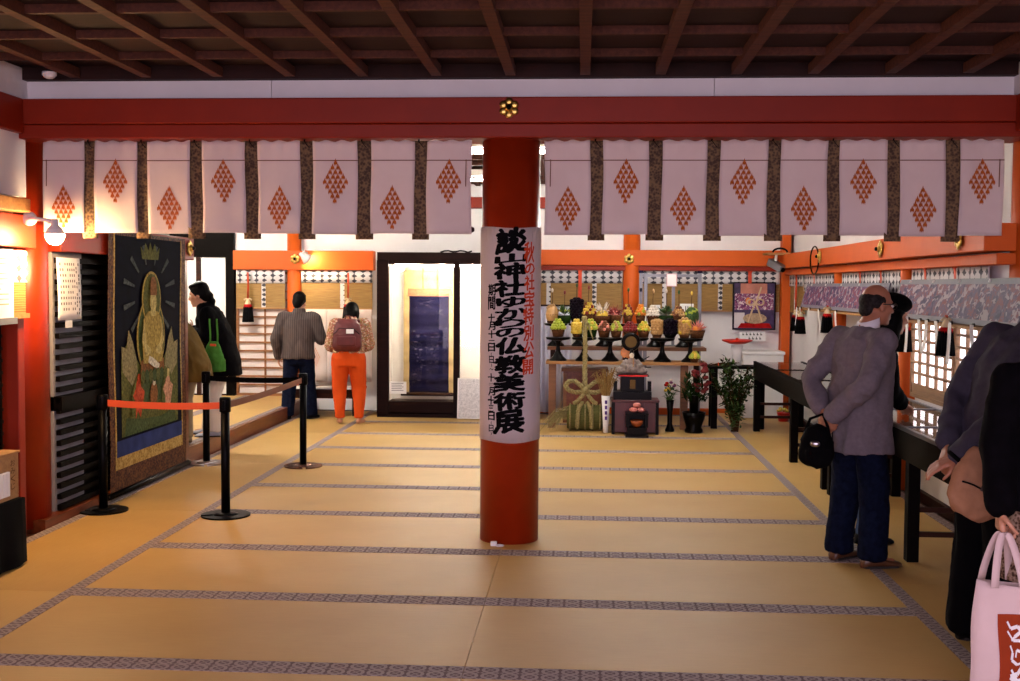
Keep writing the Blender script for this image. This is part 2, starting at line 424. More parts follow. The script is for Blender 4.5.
# rear ceiling with its own battens
rc = struct('ceiling_rear', MB().box(-6.2, 2.8, 7.2, 15.1, 3.02, 3.10), CEILWOOD)
bl = MB().box(-.03, .03, -3.7, 3.7, 2.95, 3.02).mesh('batten', BATTEN)
for i in range(-12, 6): link('batten', bl, rc, (.463*i, 11.25, 0))
bc = MB().box(-4.4, 4.4, -.025, .025, 2.955, 3.02).mesh('cross_batten', BATTENX)
for j in range(13): link('cross_batten', bc, rc, (-1.7, 7.9+.565*j, 0))
# white frieze above the front beam and along the side walls
struct('trim_frieze', MB().box(-3.74, -2.0, 7.20, 7.42, 2.81, 3.02).box(-1.996, .8, 7.20, 7.42, 2.81, 3.02).box(.804, 2.9, 7.20, 7.42, 2.81, 3.02), PLASTER)
struct('trim_ceiling_edge', MB().box(-3.62, 2.64, 7.13, 7.2, 2.945, 3.03), CEILWOOD)
struct('trim_frieze_left', MB().box(-3.74, -3.60, -1.5, 7.2, 2.82, 3.02), PLASTER)
struct('trim_frieze_right', MB().box(2.62, 2.90, -1.5, 7.2, 2.82, 3.02), PLASTER)
def beam(name, mb, label, m=RED, bevel=.006): return tag(mb.build(name, m, bevel=bevel, recenter=True), label, 'beam')
bm = thing('ceiling_beam', 'wide dark red beam above both white curtains, carrying the gold flower', 'beam', (-.5, 7.3, 2.57))
MB().box(-3.24, 3.4, -.2, .15, .09, .25).build('upper_face', RED, bm, bevel=.008)
MB().box(-3.24, 3.4, -.185, .15, 0, .088).build('lower_face', RED, bm, bevel=.008)
beam('side_beam', MB().box(-3.74, -3.58, -1.5, 7.1, 2.60, 2.82), 'red beam running towards the viewer at the top left corner')
beam('side_beam', MB().box(2.60, 2.90, -1.5, 7.1, 2.60, 2.82), 'red beam under the white frieze at the far right edge')
# pillars
def pillar(x, y, r, z1, label, m=REDD, z0=0, n=40):
    t = MB().lathe([(r, z0), (r*1.0, (z0+z1)/2), (r*.97, z1)], (x, y, 0), n)
    return tag(t.build('pillar', m, smooth=False, recenter=True), label, 'pillar')
def smooth_by_angle(o):
    for p in o.data.polygons: p.use_smooth = len(p.vertices) == 4
cp = pillar(-.468, 7.33, .190, 2.60, 'thick round red pillar in the middle, wrapped with the written banner', n=64); smooth_by_angle(cp)
for a in [(-3.765, 7.42, .165, 2.62, 'orange-red pillar at the left by the glowing bulb'), (2.86, 7.38, .165, 2.62, 'orange pillar at the far right edge beside the curtain'),
          (.63, 14.93, .112, 2.66, 'orange pillar behind the offering shelf on the back wall'), (-3.84, 14.93, .095, 2.66, 'orange pillar behind the man in the striped shirt')]:
    smooth_by_angle(pillar(*a, m=REDD if a[1] < 8 and a[0] < 0 else RED_LIT))
tag(MB().box(2.55, 2.66, 14.8, 14.99, 0, 2.66).build('pillar', RED_LIT, bevel=.006, recenter=True), 'thin square orange post in the far right corner by the poster', 'pillar')
for y, l in ((9.45, 'orange post on the right wall between the two long photo panels'), (11.92, 'orange post on the right wall behind the farther photo panel')):
    smooth_by_angle(pillar(2.655, y, .075, 1.9, l, m=RED_LIT))
# beams of the rear room
beam('tie_beam', MB().box(-.95, 2.56, 14.82, 15, 1.915, 2.118), 'bright orange beam across the back wall above the offerings', RED_LIT)
beam('tie_beam_lip', MB().box(-.95, 2.56, 14.86, 15, 1.852, 1.912), 'dark red strip right under the bright orange back beam')  # recessed lip, its shade put into the darker red
beam('tie_beam', MB().box(-4.64, -2.76, 14.82, 15, 1.835, 2.09), 'red beam over the lattice and the lamp-lit blind', RED_LIT)
beam('tie_beam', MB().box(2.50, 2.70, 7.30, 14.8, 1.885, 2.06), 'long orange beam along the right wall above the photo panels', RED_LIT)
beam('rail', MB().box(2.58, 2.70, 7.30, 14.8, 1.80, 1.872), 'narrow orange rail just under the long right wall beam', RED_LIT)
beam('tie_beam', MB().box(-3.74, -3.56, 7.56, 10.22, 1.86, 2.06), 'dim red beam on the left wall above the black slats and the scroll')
beam('upper_beam', MB().box(-6.1, 2.7, 14.86, 15, 2.66, 2.80), 'red beam high on the back wall seen beside the pillar top')
struct('trim_back_base', MB().box(-.9, 2.56, 14.93, 15, -.03, .05), RED_LIT)
struct('trim_right_base', MB().box(2.66, 2.70, 7.6, 14.8, -.03, .05), DARKWOOD)
# dark transom over the raised floor
beam('transom', MB().box(-6.08, -4.66, 14.9, 14.99, 2.0, 2.34), 'dark lintel over the bright white panels at the left', BLACKWOOD)
# white sliding panels at the far left, with posts
t = tag(thing('door_1', None, None, (-5.2, 14.93, .15)), kind='structure')
for x0, x1 in ((-.88, .035), (.10, .44)):
    MB().box(x0, x1, -.02, .03, .02, 1.84).build('panel', WHITEP, t)
MB().box(.04, .095, -.05, .05, 0, 1.85).build('post', DARKWOOD, t); MB().box(.445, .56, -.06, .05, 0, 1.9).build('post', BLACKWOOD, t)
MB().box(-.88, .44, -.03, .03, -.0, .02).build('sill', DARKWOOD, t)
# shoji lattice beside it
def shoji(name, W_, H_, nx, nz, paper, frame, bar=.012, dep=.02, fr=.03, kick=0, zs=None):
    """local: x across 0..W, z up 0..H, facing -y"""
    t = tag(thing(name, None, None), kind='structure')
    MB().box(0, W_, .006, .012, 0, H_).build('paper', paper, t)
    for x in (0, W_-fr): MB().box(x, x+fr, -.02, .014, 0, H_).build('stile', frame, t)
    for z in (0, H_-fr): MB().box(fr, W_-fr, -.02, .014, z, z+fr).build('rail', frame, t)
    if kick: MB().box(fr, W_-fr, -.012, .006, fr, kick).build('kick_board', frame, t)
    z0 = kick or fr
    for i in range(1, nx): MB().box(W_*i/nx-bar/2, W_*i/nx+bar/2, -dep*.6, .006, z0, H_-fr).build('bar', frame, t)
    for i in range(1, nz):
        z = z0+(H_-fr-z0)*i/nz; MB().box(fr, W_-fr, -dep, .005, z-bar/2, z+bar/2).build('crossbar', frame, t)
    return t
SHOJIW = wood('shoji_wood', (.20, .085, .035), (.34, .16, .07), .55, (1, 1, 10), 3)
sh = shoji('window_1', .78, 1.66, 2, 14, mat('shoji_paper', (.72, .66, .64), .85, var=.04), SHOJIW, .022, .025, .035); sh.location = (-4.63, 14.94, .15)
# back-lit lattice windows in the right wall
SHLIT = emit('backlit_shoji_paper', (.95, .88, .93), 2.6)
for i, (y, w) in enumerate(((9.33, 1.05), (8.24, .9))):
    sh = shoji('window_%d' % (i+2), w, .66, 5 if i == 0 else 4, 6, SHLIT, wood('lattice_wood_%d' % i, (.20, .11, .06), (.38, .23, .13), .5, (1, 1, 10), 3), .017, .03, .032, .11)
    sh.location = (2.66, y, .78); sh.rotation_euler = (0, 0, -pi/2)

# ------------------------------------------------------------------ fluorescent fixtures of the rear room
TUBE = emit('fluorescent_tube', (1.0, .93, .86), TUBE_STR)
lab = ['fluorescent ceiling lamp right behind the middle pillar', 'fluorescent ceiling lamp of the rear room on the left side', 'fluorescent ceiling lamp of the rear room on the right side',
       'fluorescent ceiling lamp near the back wall above the offerings', 'fluorescent ceiling lamp near the back wall above the scroll case', 'unseen fluorescent lamp over the raised floor, brightening the white panels']
for i, (x, y) in enumerate([(-.47, 10.2), (-2.4, 11.6), (1.05, 10.2), (.8, 12.9), (-1.7, 12.9), (-4.9, 12.4)]):
    TB_ = TUBE if i in (0, 2, 3) else emit('fluorescent_tube_dim_%d' % i, (1.0, .93, .86), TUBE_STR*.4) if i < 5 else emit('fluorescent_tube_alcove', (1.0, .90, .78), TUBE_STR*4.0)  # unseen alcove tube, put in and boosted to brighten the white panels
    t = thing('ceiling_lamp', lab[i], 'lamp', (x, y, 2.83), 0, 'fluorescent lamps of the rear room')
    MB().prism([(-.10, .12), (-.04, .05), (.04, .05), (.10, .12)], (-.64, 0, 0), (0, 1, 0), (0, 0, 1), 1.28).build('housing', WHITEPL, t)
    for s in (-1, 1): MB().box(s*.62-.012, s*.62+.012, -.02, .02, -.01, .055).build('socket', WHITEPL, t)
    MB().cyl((-.61, 0, .012), (.61, 0, .012), .016, n=10).build('tube', TB_, t, smooth=True)
# ------------------------------------------------------------------ noren curtains
_t = NT('noren_translucent'); _f, _ = _t.noise(_t.coord(), 5, 4); _c = _t.ramp(_f, [(.25, (.74, .62, .59)), (.75, (.81, .70, .67))]); _g, _ = _t.noise(_t.coord(), 200, 2); _t.bump(_g, .12, .004); NORENW = _t.out(_c, .85)
_tr = _t.n('BsdfTranslucent'); _t.l(_c, _tr.inputs[0]); _mx = _t.n('MixShader'); _mx.inputs[0].default_value = .25
_t.l(_t.b.outputs[0], _mx.inputs[1]); _t.l(_tr.outputs[0], _mx.inputs[2]); _t.l(_mx.outputs[0], _t.t.nodes['Material Output'].inputs[0])
CREST = mat('rust_crest_print', (.42, .115, .025), .8, var=.35, scale=60)
STITCH = mat('brown_stitching', (.20, .09, .05), .8)
ZT, ZB = 2.562, 1.972
def cloth_y(x, z, seed):
    d = (ZT-z)/(ZT-ZB)
    w = .010*sin(x*9+seed)*d + .007*noise.noise(Vector((x*3.1, z*2.2, seed)))
    w += .012*d*noise.noise(Vector((x*7, z*5, seed*3+9)))
    if z > ZT-.08: w += .006*sin(x*75+seed)*((z-ZT+.08)/.08)
    return w
def crest_mesh_pts():
    """sixteen flame strokes in a diamond"""
    out = []
    n = 5
    for i in range(n):
        for j in range(n):
            u = (i-j)*.0165; v = (4-i-j)*.030
            out.append((u, v))
    return out
def noren(name, label, px, y_top, seed):
    X = [AT(p, 190, 7.2).x for p in px]
    t = thing(name, label, 'curtain', ((X[0]+X[-1])/2, 7.2, ZB), 0); cx = (X[0]+X[-1])/2
    tilt = 0
    for i in range(0, len(X), 2):
        a, b = X[i]-cx, X[i+1]-cx
        k = i//2; dz = .004*sin(k*2.1+seed)
        fn = lambda u, v: Vector((a-.002+(b-a+.004)*u+.004*sin(v*5+k+seed), cloth_y(cx+a+(b-a)*u, ZT-(ZT-ZB)*v, seed), (ZT-(ZT-ZB)*v)-ZB + (.006*sin((a+(b-a)*u)*60+k) if v == 0 else 0)+dz*v))
        p = MB().sheet(lambda u, v: fn(u, 1-v), 14, 22, (0, .004, 0)).build('cloth_panel', NORENW, t, smooth=True)
        # stitch line near the top and the crest
        q = MB(); v0 = .205
        q.sheet(lambda u, v: fn(u, v0+.010-.010*v)+Vector((0, -.0025, 0)), 14, 1, (0, .0015, 0)); q.build('stitch_line', STITCH, p)
        zc = .43 if k % 2 else .715
        c = MB()
        for (u, v) in crest_mesh_pts():
            uu = .5+(u+random.uniform(-.002, .002))/(b-a); vv = zc-v/(ZT-ZB)
            for du, dv, hw, hv in ((0, 0, .0078, .024), (-.0085, -.008, .0042, .017), (.0085, -.008, .0042, .017)):
                uc, vc = uu+du/(b-a), vv-dv/(ZT-ZB); hw /= (b-a); hv *= random.uniform(.9, 1.1)/(ZT-ZB)
                c.add([fn(*p_)+Vector((0, -.003, 0)) for p_ in ((uc, vc-hv), (uc+hw, vc+hv*.2), (uc, vc+hv), (uc-hw, vc+hv*.2))], [(0, 1, 2, 3)])
        c.build('crest', CREST, p)
    for i in range(1, len(X)-1, 2):
        a, b = X[i]-cx, X[i+1]-cx
        fn = lambda u, v: Vector((a-.012+(b-a+.024)*u, .012+cloth_y(cx+a+(b-a)*u, ZT-(ZT-ZB)*v, seed+2), (ZT-(ZT-ZB+.035)*v)-ZB))
        p = MB().sheet(lambda u, v: fn(u, 1-v), 4, 20, (0, .004, 0)).build('brocade_band', BAND, t, smooth=True)
    # hooks with cord knots
    for i in range(1, len(X)-1, 2):
        x = X[i]-cx+.03
        MB().tube([(x, -.004, .585), (x+.004, -.012, .605), (x-.004, -.004, .615)], .005, 6).tube([(x, -.01, .588), (x+.02, -.014, .56), (x+.035, -.012, .545)], .0025, 5).build('hook', IRON, t)
    for x in (X[0]-cx+.035, X[-1]-cx-.03):
        MB().tube([(x, -.02, .47), (x-.002, -.022, .30)], .003, 5).build('tie_cord', STITCH, t)
    return t
noren('noren_curtain', 'white curtain with rust diamond crests left of the middle pillar', [43, 84, 95, 137, 148, 190, 203, 245, 258, 300, 313, 357, 371, 414, 427, 471], 0, 1.0)
noren('noren_curtain', 'white curtain with rust diamond crests right of the middle pillar', [545, 590, 603, 648, 662, 706, 720, 767, 781, 827, 840, 887, 900, 945, 960, 1003], 0, 5.0)
for x0, x1, l in ((-3.5, -.70, 'dark maroon rod behind the left white curtain'), (-.235, 2.52, 'dark maroon rod behind the right white curtain')):
    tag(MB().tube([(x0, 7.27, 2.005), (x0+.02, 7.27, 2.005), (x1-.02, 7.27, 2.005), (x1, 7.27, 2.005)], [.012, .021, .021, .012], 10).build('curtain_rod', mat('maroon_lacquer', (.035, .006, .006), .3), smooth=True, recenter=True), l, 'rod')

# ------------------------------------------------------------------ gold flower fittings
def ornament_mesh(r=.055):
    m = MB()
    for k in range(6):
        a = pi/3*k+pi/6; m.ell((cos(a)*r*.62, -.006, sin(a)*r*.62), (r*.40, .007, r*.40), 10, 6)
    m.lathe([(r*.42, 0), (r*.38, .014), (r*.2, .02), (0, .022)], (0, -.006, 0), 14, Matrix.Rotation(pi/2, 3, 'X'))
    return m.mesh('petals', GOLD, True)
OM = ornament_mesh(); OC = MB().lathe([(.014, 0), (.012, .012), (0, .016)], (0, -.026, 0), 10, Matrix.Rotation(pi/2, 3, 'X')).mesh('boss', IRON, True)
def ornament(loc, rz, s, label):
    t = thing('flower_fitting', label, 'ornament', loc, rz); t['group'] = 'gold flower nail covers'
    link('petals', OM, t, scale=s); link('boss', OC, t, scale=s)
p = AT(509, 108, 7.095); ornament((p.x, 7.096, p.z), 0, 1.15, 'gold flower fitting on the dark red beam above the middle pillar')
p = AT(629, 259, 14.81); ornament((p.x, 14.815, p.z), 0, 1.25, 'gold flower fitting on the bright orange back beam')
p = AT(295, 259, 14.81); ornament((p.x, 14.815, p.z), 0, 1.2, 'gold flower fitting on the red beam beside the clip lamp')
for y, l in ((12.2, 'gold flower fitting on the right wall beam farthest from the viewer'), (9.75, 'gold flower fitting on the right wall beam, half behind a curtain band'), (7.75, 'gold flower fitting at the right end of the right curtain')):
    ornament((2.494, y, 1.975), -pi/2, 1.3, l)
ornament((-3.555, 10.08, 1.965), pi/2, 1.3, 'gold flower fitting on the beam end right of the painted scroll')

# ------------------------------------------------------------------ banner wrapped on the pillar
BC = Vector((-.468, 7.33, 0)); BR = .1955
PINKP = mat('banner_paper', (.86, .78, .77), .75, var=.03, scale=3)
t = thing('paper_banner', 'long white paper banner with brush lettering wrapped round the red pillar', 'banner', (BC.x, BC.y, .655))
def wrap(u, z, r):  # u: arc length from the front line (towards the viewer), z above banner base
    a = -pi/2 + u/BR + .058
    return Vector((r*cos(a), r*sin(a), z))
HB = 1.36
MB().sheet(lambda u, v: wrap((u-.5)*.60, v*HB+.006*sin(u*9), BR), 48, 10, (0, 0, 0)).build('sheet', PINKP, t, smooth=True)
def column_text(s, u, z1, z0, w, hs, bold, m, name, jit=.0, sh=.0):
    tot = sum(hs); z = z1; chars = []
    for ch, h in zip(s, hs):
        hh = (z1-z0)*h/tot
        chars.append((ch, u+random.uniform(-jit, jit), z-hh/2, w*(1 if ch not in '一二三〜()' else .8), hh*.93 if ch not in '一二' else hh*.35, sh)); z -= hh
    put_text(MB(), chars, lambda a, b: wrap(a, b, BR+.0016), bold, .075 if len(s) > 8 else .05).build(name, m, t)
def uz(x, y):
    p = AT(x, y, 7.15); return p.x-BC.x, p.z-.655
def zpx(y): return AT(510, y, 7.14).z-.655
title = '談山神社ゆかりの仏教美術展'
column_text(title, .000, zpx(228), zpx(434), .192, [1.7, .62, 1.1, 1.15, .75, .75, .62, .62, 1.2, 1.25, 1.25, 1.2, 1.65], .050, INK, 'title_lettering', .008, .10)
column_text('期間', -.128, zpx(284), zpx(310), .056, [1, 1.1], .035, INK, 'period_lettering', .002, .05)
column_text('十月十一日', -.126, zpx(314), zpx(352), .052, [1, 1.1, 1, .6, 1.1], .045, INK, 'start_date_lettering', .003, .05)
column_text('(日)〜', -.125, zpx(353), zpx(372), .036, [.45, 1, .45, .6], .03, INK, 'start_day_lettering', .001, 0)
column_text('十二月十三日', -.125, zpx(374), zpx(421), .050, [1, .7, 1.1, 1.2, .8, 1.1], .045, INK, 'end_date_lettering', .003, .05)
column_text('(日)', -.124, zpx(422), zpx(436), .036, [.45, 1, .45], .03, INK, 'end_day_lettering', .001, 0)
column_text('秋の社宝特別公開', .128, zpx(241), zpx(375), .078, [1.35, .7, 1, 1, 1.15, 1, 1.1, 1.0], .032, REDINK, 'red_lettering', .004, .08)

# ------------------------------------------------------------------ ceiling detector, things at the pillar foot
t = thing('smoke_detector', 'small white round detector on the dark ceiling at upper left', 'detector', (-3.31, 6.90, 2.916)); t.scale = (.66,)*3
MB().lathe([(.0, -.012), (.03, -.01), (.05, .004), (.056, .02)], (0, 0, 0), 20).build('dome', WHITEPL, t, smooth=True)
MB().lathe([(.066, .02), (.066, .05), (.05, .052)], (0, 0, 0), 20).build('base', WHITEPL, t, smooth=True)
t = thing('cord_clip', 'tiny white clip with a loop of cord at the pillar foot', 'clip', (-.55, 7.10, 0))
MB().box(-.02, .02, -.012, .012, 0, .03).build('clip_body', WHITEPL, t, bevel=.004)
MB().tube([(.02+.045*sin(a), -.01-.02*cos(a), .006) for a in [i*pi/9 for i in range(10)]], .004, 6).build('cord', WHITEPL, t, smooth=True)

# ------------------------------------------------------------------ lamp with bare bulb on the left pillar
BULB = emit('hot_bulb', (1.0, .60, .27), BULB_STR)
p = Vector((-3.36, 7.05, 1.955))
t = thing('wall_lamp', 'glowing bare bulb on a white wall socket by the left pillar', 'lamp', (p.x, p.y, p.z))
MB().lathe([(.045, 0), (.045, .02), (.03, .03), (0, .032)], (-.17, .02, .10), 16, Matrix.Rotation(pi/2, 3, 'X')).build('wall_plate', WHITEPL, t, smooth=True)
MB().tube([(-.17, 0, .10), (-.13, -.02, .10), (-.06, 0, .09), (0, 0, .075)], .012, 8).build('arm', WHITEPL, t, smooth=True)
MB().lathe([(.02, .095), (.024, .06), (.044, .040), (.063, .004), (.061, .000), (.04, .03)], (0, 0, 0), 20).build('reflector_cup', WHITEPL, t, smooth=True)
MB().lathe([(0, -.068), (.032, -.060), (.052, -.034), (.060, -.006), (.058, -.001), (.0, .0)], (0, 0, 0), 18).build('bulb', BULB, t, smooth=True)

# ------------------------------------------------------------------ left edge: ledge, poster board, lattice, box on a draped table
tag(MB().box(-3.74, -3.50, 4.0, 7.02, 2.09, 2.175).build('wood_ledge', TANWOOD, bevel=.005, recenter=True), 'plain tan wooden ledge below the white wall panel at the left edge', 'ledge')
tag(MB().box(-3.74, -3.62, 4, 7.2, 2.20, 2.60).build('wall_panel', PLASTER, recenter=True), 'white plaster panel on the left wall at the upper left edge', 'panel')
beam('tie_beam', MB().box(-3.74, -3.565, 4, 7.22, 1.87, 2.08), 'lamp-lit red beam at the left edge under the wooden ledge')
beam('door_post', MB().box(-3.74, -3.60, 7.03, 7.11, 0, 1.86), 'thin orange upright between the left pillar and the gilt lattice')
t = thing('poster_board', 'bright poster board with pale text lines under the bulb at left edge', 'poster', (-3.50, 6.35, 1.43), .12)
MB().box(-.02, .02, -.42, .52, 0, .42).build('board', WHITEP, t)
for k in range(11):
    z = .40-.031*k; MB().box(.0195, .0215, -.38, .44-(.12 if k % 4 == 3 else 0), z-.010, z-.002).build('text_line', mat('pale_red_print', (.62, .30, .26), .8) if k % 3 else mat('pale_violet_print', (.5, .35, .5), .8), t)
MB().box(-.02, .035, -.44, .54, -.04, 0).build('ledge', ALU, t)
for z0, z1, y0, y1, l in ((.35, 1.44, 4.6, 6.98, 'dark lattice panel with gilt bars at the left edge'),):
    t = thing('lattice_panel', l, 'lattice', (-3.70, y0, z0)); w = y1-y0; h = z1-z0
    MB().box(-.03, 0, 0, w, 0, h).build('backing', BLACKWOOD, t)
    for k in range(14): MB().box(0, .022, 0, w, h*k/14+.012, h*k/14+.034).build('slat', DARKWOOD, t)
    for k in range(7): MB().box(.0, .03, w-.03-.16*k-.02, w-.03-.16*k, 0, h).build('upright', BLACKWOOD, t)
    for k in range(14): MB().ell((.024, w-.09, h*k/14+.024), (.006, .012, .008), 8, 6).build('gilt_stud', GOLD, t, smooth=True)
t = thing('wall_blind', 'strip of patterned cloth and bamboo blind behind the bright poster board', 'blind', (-3.60, 6.98, 1.45))
MB().box(0, .02, -.2, .14, .20, .40).build('valance', VAL, t); MB().box(0, .018, -.2, .12, 0, .20).build('blind', BLIND, t); MB().box(-.005, .03, -.2, .15, -.03, 0).build('rod', TANWOOD, t)
# draped table and fortune box
t = thing('draped_table', 'low table under a black cloth at the lower left edge', 'table', (-3.465, 5.98, 0))
def drape(u, v):
    a = u*2*pi; cx, cy = cos(a), sin(a); k = 1/max(abs(cx), abs(cy)); f = .012*sin(a*14)*(1-v)+.004
    return Vector((cx*k*(.205+f+.015*(1-v)), cy*k*(.43+f+.02*(1-v)), .01+.38*v))
MB().grid(lambda u, v: drape(u, v), 96, 8).build('cloth_skirt', BLACKCL, t, smooth=True)
MB().box(-.205, .205, -.42, .42, .378, .394).build('cloth_top', BLACKCL, t, bevel=.008)
for sx in (-1, 1):
    for sy in (-1, 1): MB().box(sx*.17-.02, sx*.17+.02, sy*.37-.02, sy*.37+.02, 0, .378).build('leg', DARKWOOD, t)
t = thing('fortune_box', 'tan wooden fortune-slip box with vertical lettering on the black draped table', 'box', (-3.452, 6.13, .396))
MB().box(-.17, .17, -.26, .26, 0, .02).box(-.17, .17, .245, .26, .02, .26).box(-.17, .17, -.26, -.245, .02, .26).box(-.17, -.155, -.245, .245, .02, .26).box(.155, .17, -.245, .245, .02, .26).build('body', TANWOOD, t, bevel=.003)
MB().box(-.178, .178, -.268, .268, .261, .275).build('lid', TANWOOD, t, bevel=.003)
put_text(MB(), [(c, 0, .21-.045*i, .05, .036, 0) for i, c in enumerate('おみくじ')], lambda a, b: Vector((.1716, .19+a, b)), .004).build('lettering', mat('brown_ink', (.12, .05, .02), .8), t)
MB().box(.171, .19, -.20, .125, .03, .17).build('paper_slips', WHITEP, t, bevel=.003)
for k in range(8): MB().box(.19, .193, -.195+.04*k, -.165+.04*k, .04+.01*(k % 2), .165).build('slip', WHITEP, t)

# ------------------------------------------------------------------ black slatted wall behind the left pillar
t = thing('slat_wall', 'wall of black horizontal slats between the left pillar and the scroll', 'slats', (-3.60, 7.60, .06))
MB().box(-.07, -.045, .0, .46, 0, 1.80).build('lit_backing', mat('bulb_lit_board', (.26, .25, .27), .9), t)  # bulb light put into the colour: paler board where it reaches
MB().box(-.07, -.045, .462, 2.4, 0, 1.80).build('unlit_backing', BLACKWOOD, t)  # darker board beyond the bulb's reach
sm = MB().box(-.03, .0, 0, 2.4, 0, .036).mesh('slat', BLACKWOOD)
for k in range(24): link('slat', sm, t, (0, 0, .01+.0745*k))
MB().box(-.10, .015, .0, 2.4, .70, .80).build('middle_rail', BLACKWOOD, t)
for y in (.90,): MB().box(-.10, .012, y, y+.04, 0, 1.8).build('upright', BLACKWOOD, t)
MB().box(-.1, .03, 2.40, 2.47, 0, 1.9).build('end_post', REDWOOD, t)
# notice hung on the slats
t = thing('paper_notice', 'white paper notice with small vertical text hung on the black slats', 'notice', (-3.575, 7.53, 1.39), 0)
def nt(u, v): return Vector((.004*sin(u*5)+.004*sin(v*4), .365*u-.012*v+.006, .43*v))
MB().sheet(lambda u, v: nt(1-u, v), 8, 8, (-.002, 0, 0)).build('sheet', WHITEP, t, smooth=True)
for k in range(9):
    q = MB(); u0 = .08+.1*k; n = 14 if k > 6 else 9
    for j in range(n):
        v = .92-.86*j/n*(1 if k > 6 else .95)
        if random.random() < .16: continue
        q.add([nt(u0, v)+Vector((.003, 0, 0)), nt(u0+.045, v)+Vector((.003, 0, 0)), nt(u0+.045, v-.042)+Vector((.003, 0, 0)), nt(u0, v-.042)+Vector((.003, 0, 0))], [(0, 1, 2, 3)])
    q.build('text_column', GREYINK, t)
MB().box(-.004, .0, .12, .22, -.055, .01).build('tape', mat('cloudy_tape', (.6, .6, .62), .4), t)

# ------------------------------------------------------------------ painted hanging scroll on the left wall
NAVY = mat('navy_silk', (.004, .005, .016), .85, var=.35, scale=12)
SC0, SC1 = 8.27, 9.90
t = thing('painted_scroll', 'tall hanging scroll painting of a seated golden deity on the left wall', 'scroll', (-3.54, SC0, .04))
def scp(u, z, d=0): return Vector((.004+.006*sin(z*4)+d, u, z))   # u along the wall, z up, d towards the room
Wd = SC1-SC0
def srect(u0, u1, z0, z1, d, m, name, par=t):
    return MB().sheet(lambda a, b: scp(u1+(u0-u1)*(1-a), z0+(z1-z0)*b, d), 4, 14, (-.003, 0, 0)).build(name, m, par, smooth=False)
srect(0, Wd, .0, 2.0, 0, SCROLLB, 'mount')
MB().cyl((.01, -.05, .0), (.01, Wd+.05, .0), .022, n=12).build('roller', BLACKLAC, t, smooth=True)
srect(.105, Wd-.13, .40, 1.97, .004, NAVY, 'painting_ground')
srect(.10, Wd-.12, .275, .40, .004, mat('blue_silk', (.030, .045, .14), .8, var=.3), 'blue_band'); srect(.09, Wd-.11, .18, .275, .004, GOLDB, 'gold_band')
for u in (.085, Wd-.125): srect(u, u+.018, .18, 1.98, .005, GOLDB, 'gold_edge')
MC = .105+(Wd-.235)/2
PT = {k: mat(k, c, .8, var=.6, scale=45) for k, c in {'old_gold': (.33, .25, .07), 'pale_gold': (.45, .37, .14), 'olive_paint': (.10, .105, .028), 'green_paint': (.060, .085, .030), 'rock_paint': (.23, .20, .10), 'flame_red': (.42, .07, .025), 'pink_paint': (.50, .26, .16), 'white_paint': (.6, .55, .42), 'brown_paint': (.20, .09, .03), 'dim_ray': (.06, .07, .07)}.items()}
def blob(pts, d, m, name): return MB().prism([(u, z) for u, z in pts], scp(MC, 0, d), (0, 1, 0), (0, 0, 1), .0025).build(name, PT[m], t)
def ov(cu, cz, ru, rz, n=24): return [(cu+ru*cos(2*pi*i/n), cz+rz*sin(2*pi*i/n)) for i in range(n)]
# ground scenery, rocks and water
blob([(-.60, .42), (.60, .42), (.60, 1.02), (.48, 1.16), (.40, 1.10), (.30, 1.0), (.2, .92), (-.2, .92), (-.3, 1.0), (-.38, 1.12), (-.47, 1.16), (-.60, 1.02)], .009, 'olive_paint', 'hill')
for s in (-1, 1):
    blob([(s*.58, .92), (s*.60, 1.12), (s*.50, 1.10), (s*.46, 1.24), (s*.38, 1.14), (s*.32, 1.02), (s*.28, .86), (s*.40, .80)][::s], .011, 'rock_paint', 'rock')
blob([(-.34, .70), (-.20, .64), (.20, .64), (.34, .70), (.30, .90), (.16, 1.0), (-.16, 1.0), (-.30, .90)], .0125, 'green_paint', 'lotus_throne')
blob([(-.56, .42), (.56, .42), (.50, .54), (.2, .50), (-.2, .52), (-.52, .56)], .0125, 'green_paint', 'shore')
# rays, canopy, halos
for i in range(12):
    a = 2*pi*i/12+.26; r0, r1 = .34, .56
    c, s_ = cos(a), sin(a); w = .022
    blob([(r0*c-w*s_*.4, 1.52+r0*s_*.72+w*c*.4), (r1*c-w*s_, 1.52+r1*s_*.72+w*c), (r1*c+w*s_, 1.52+r1*s_*.72-w*c), (r0*c+w*s_*.4, 1.52+r0*s_*.72-w*c*.4)], .009, 'dim_ray', 'ray')
blob([(-.17, 1.80), (.17, 1.80), (.20, 1.90), (.14, 1.86), (.10, 1.93), (.04, 1.87), (0, 1.94), (-.04, 1.87), (-.10, 1.93), (-.14, 1.86), (-.20, 1.90)], .010, 'olive_paint', 'canopy')
for k, (ru, rz, cz, m) in enumerate(((.30, .33, 1.17, 'old_gold'), (.275, .31, 1.17, 'green_paint'), (.20, .225, 1.48, 'old_gold'), (.178, .205, 1.48, 'olive_paint'))):
    blob(ov(0, cz, ru, rz), .011+.0028*k, m, 'halo')
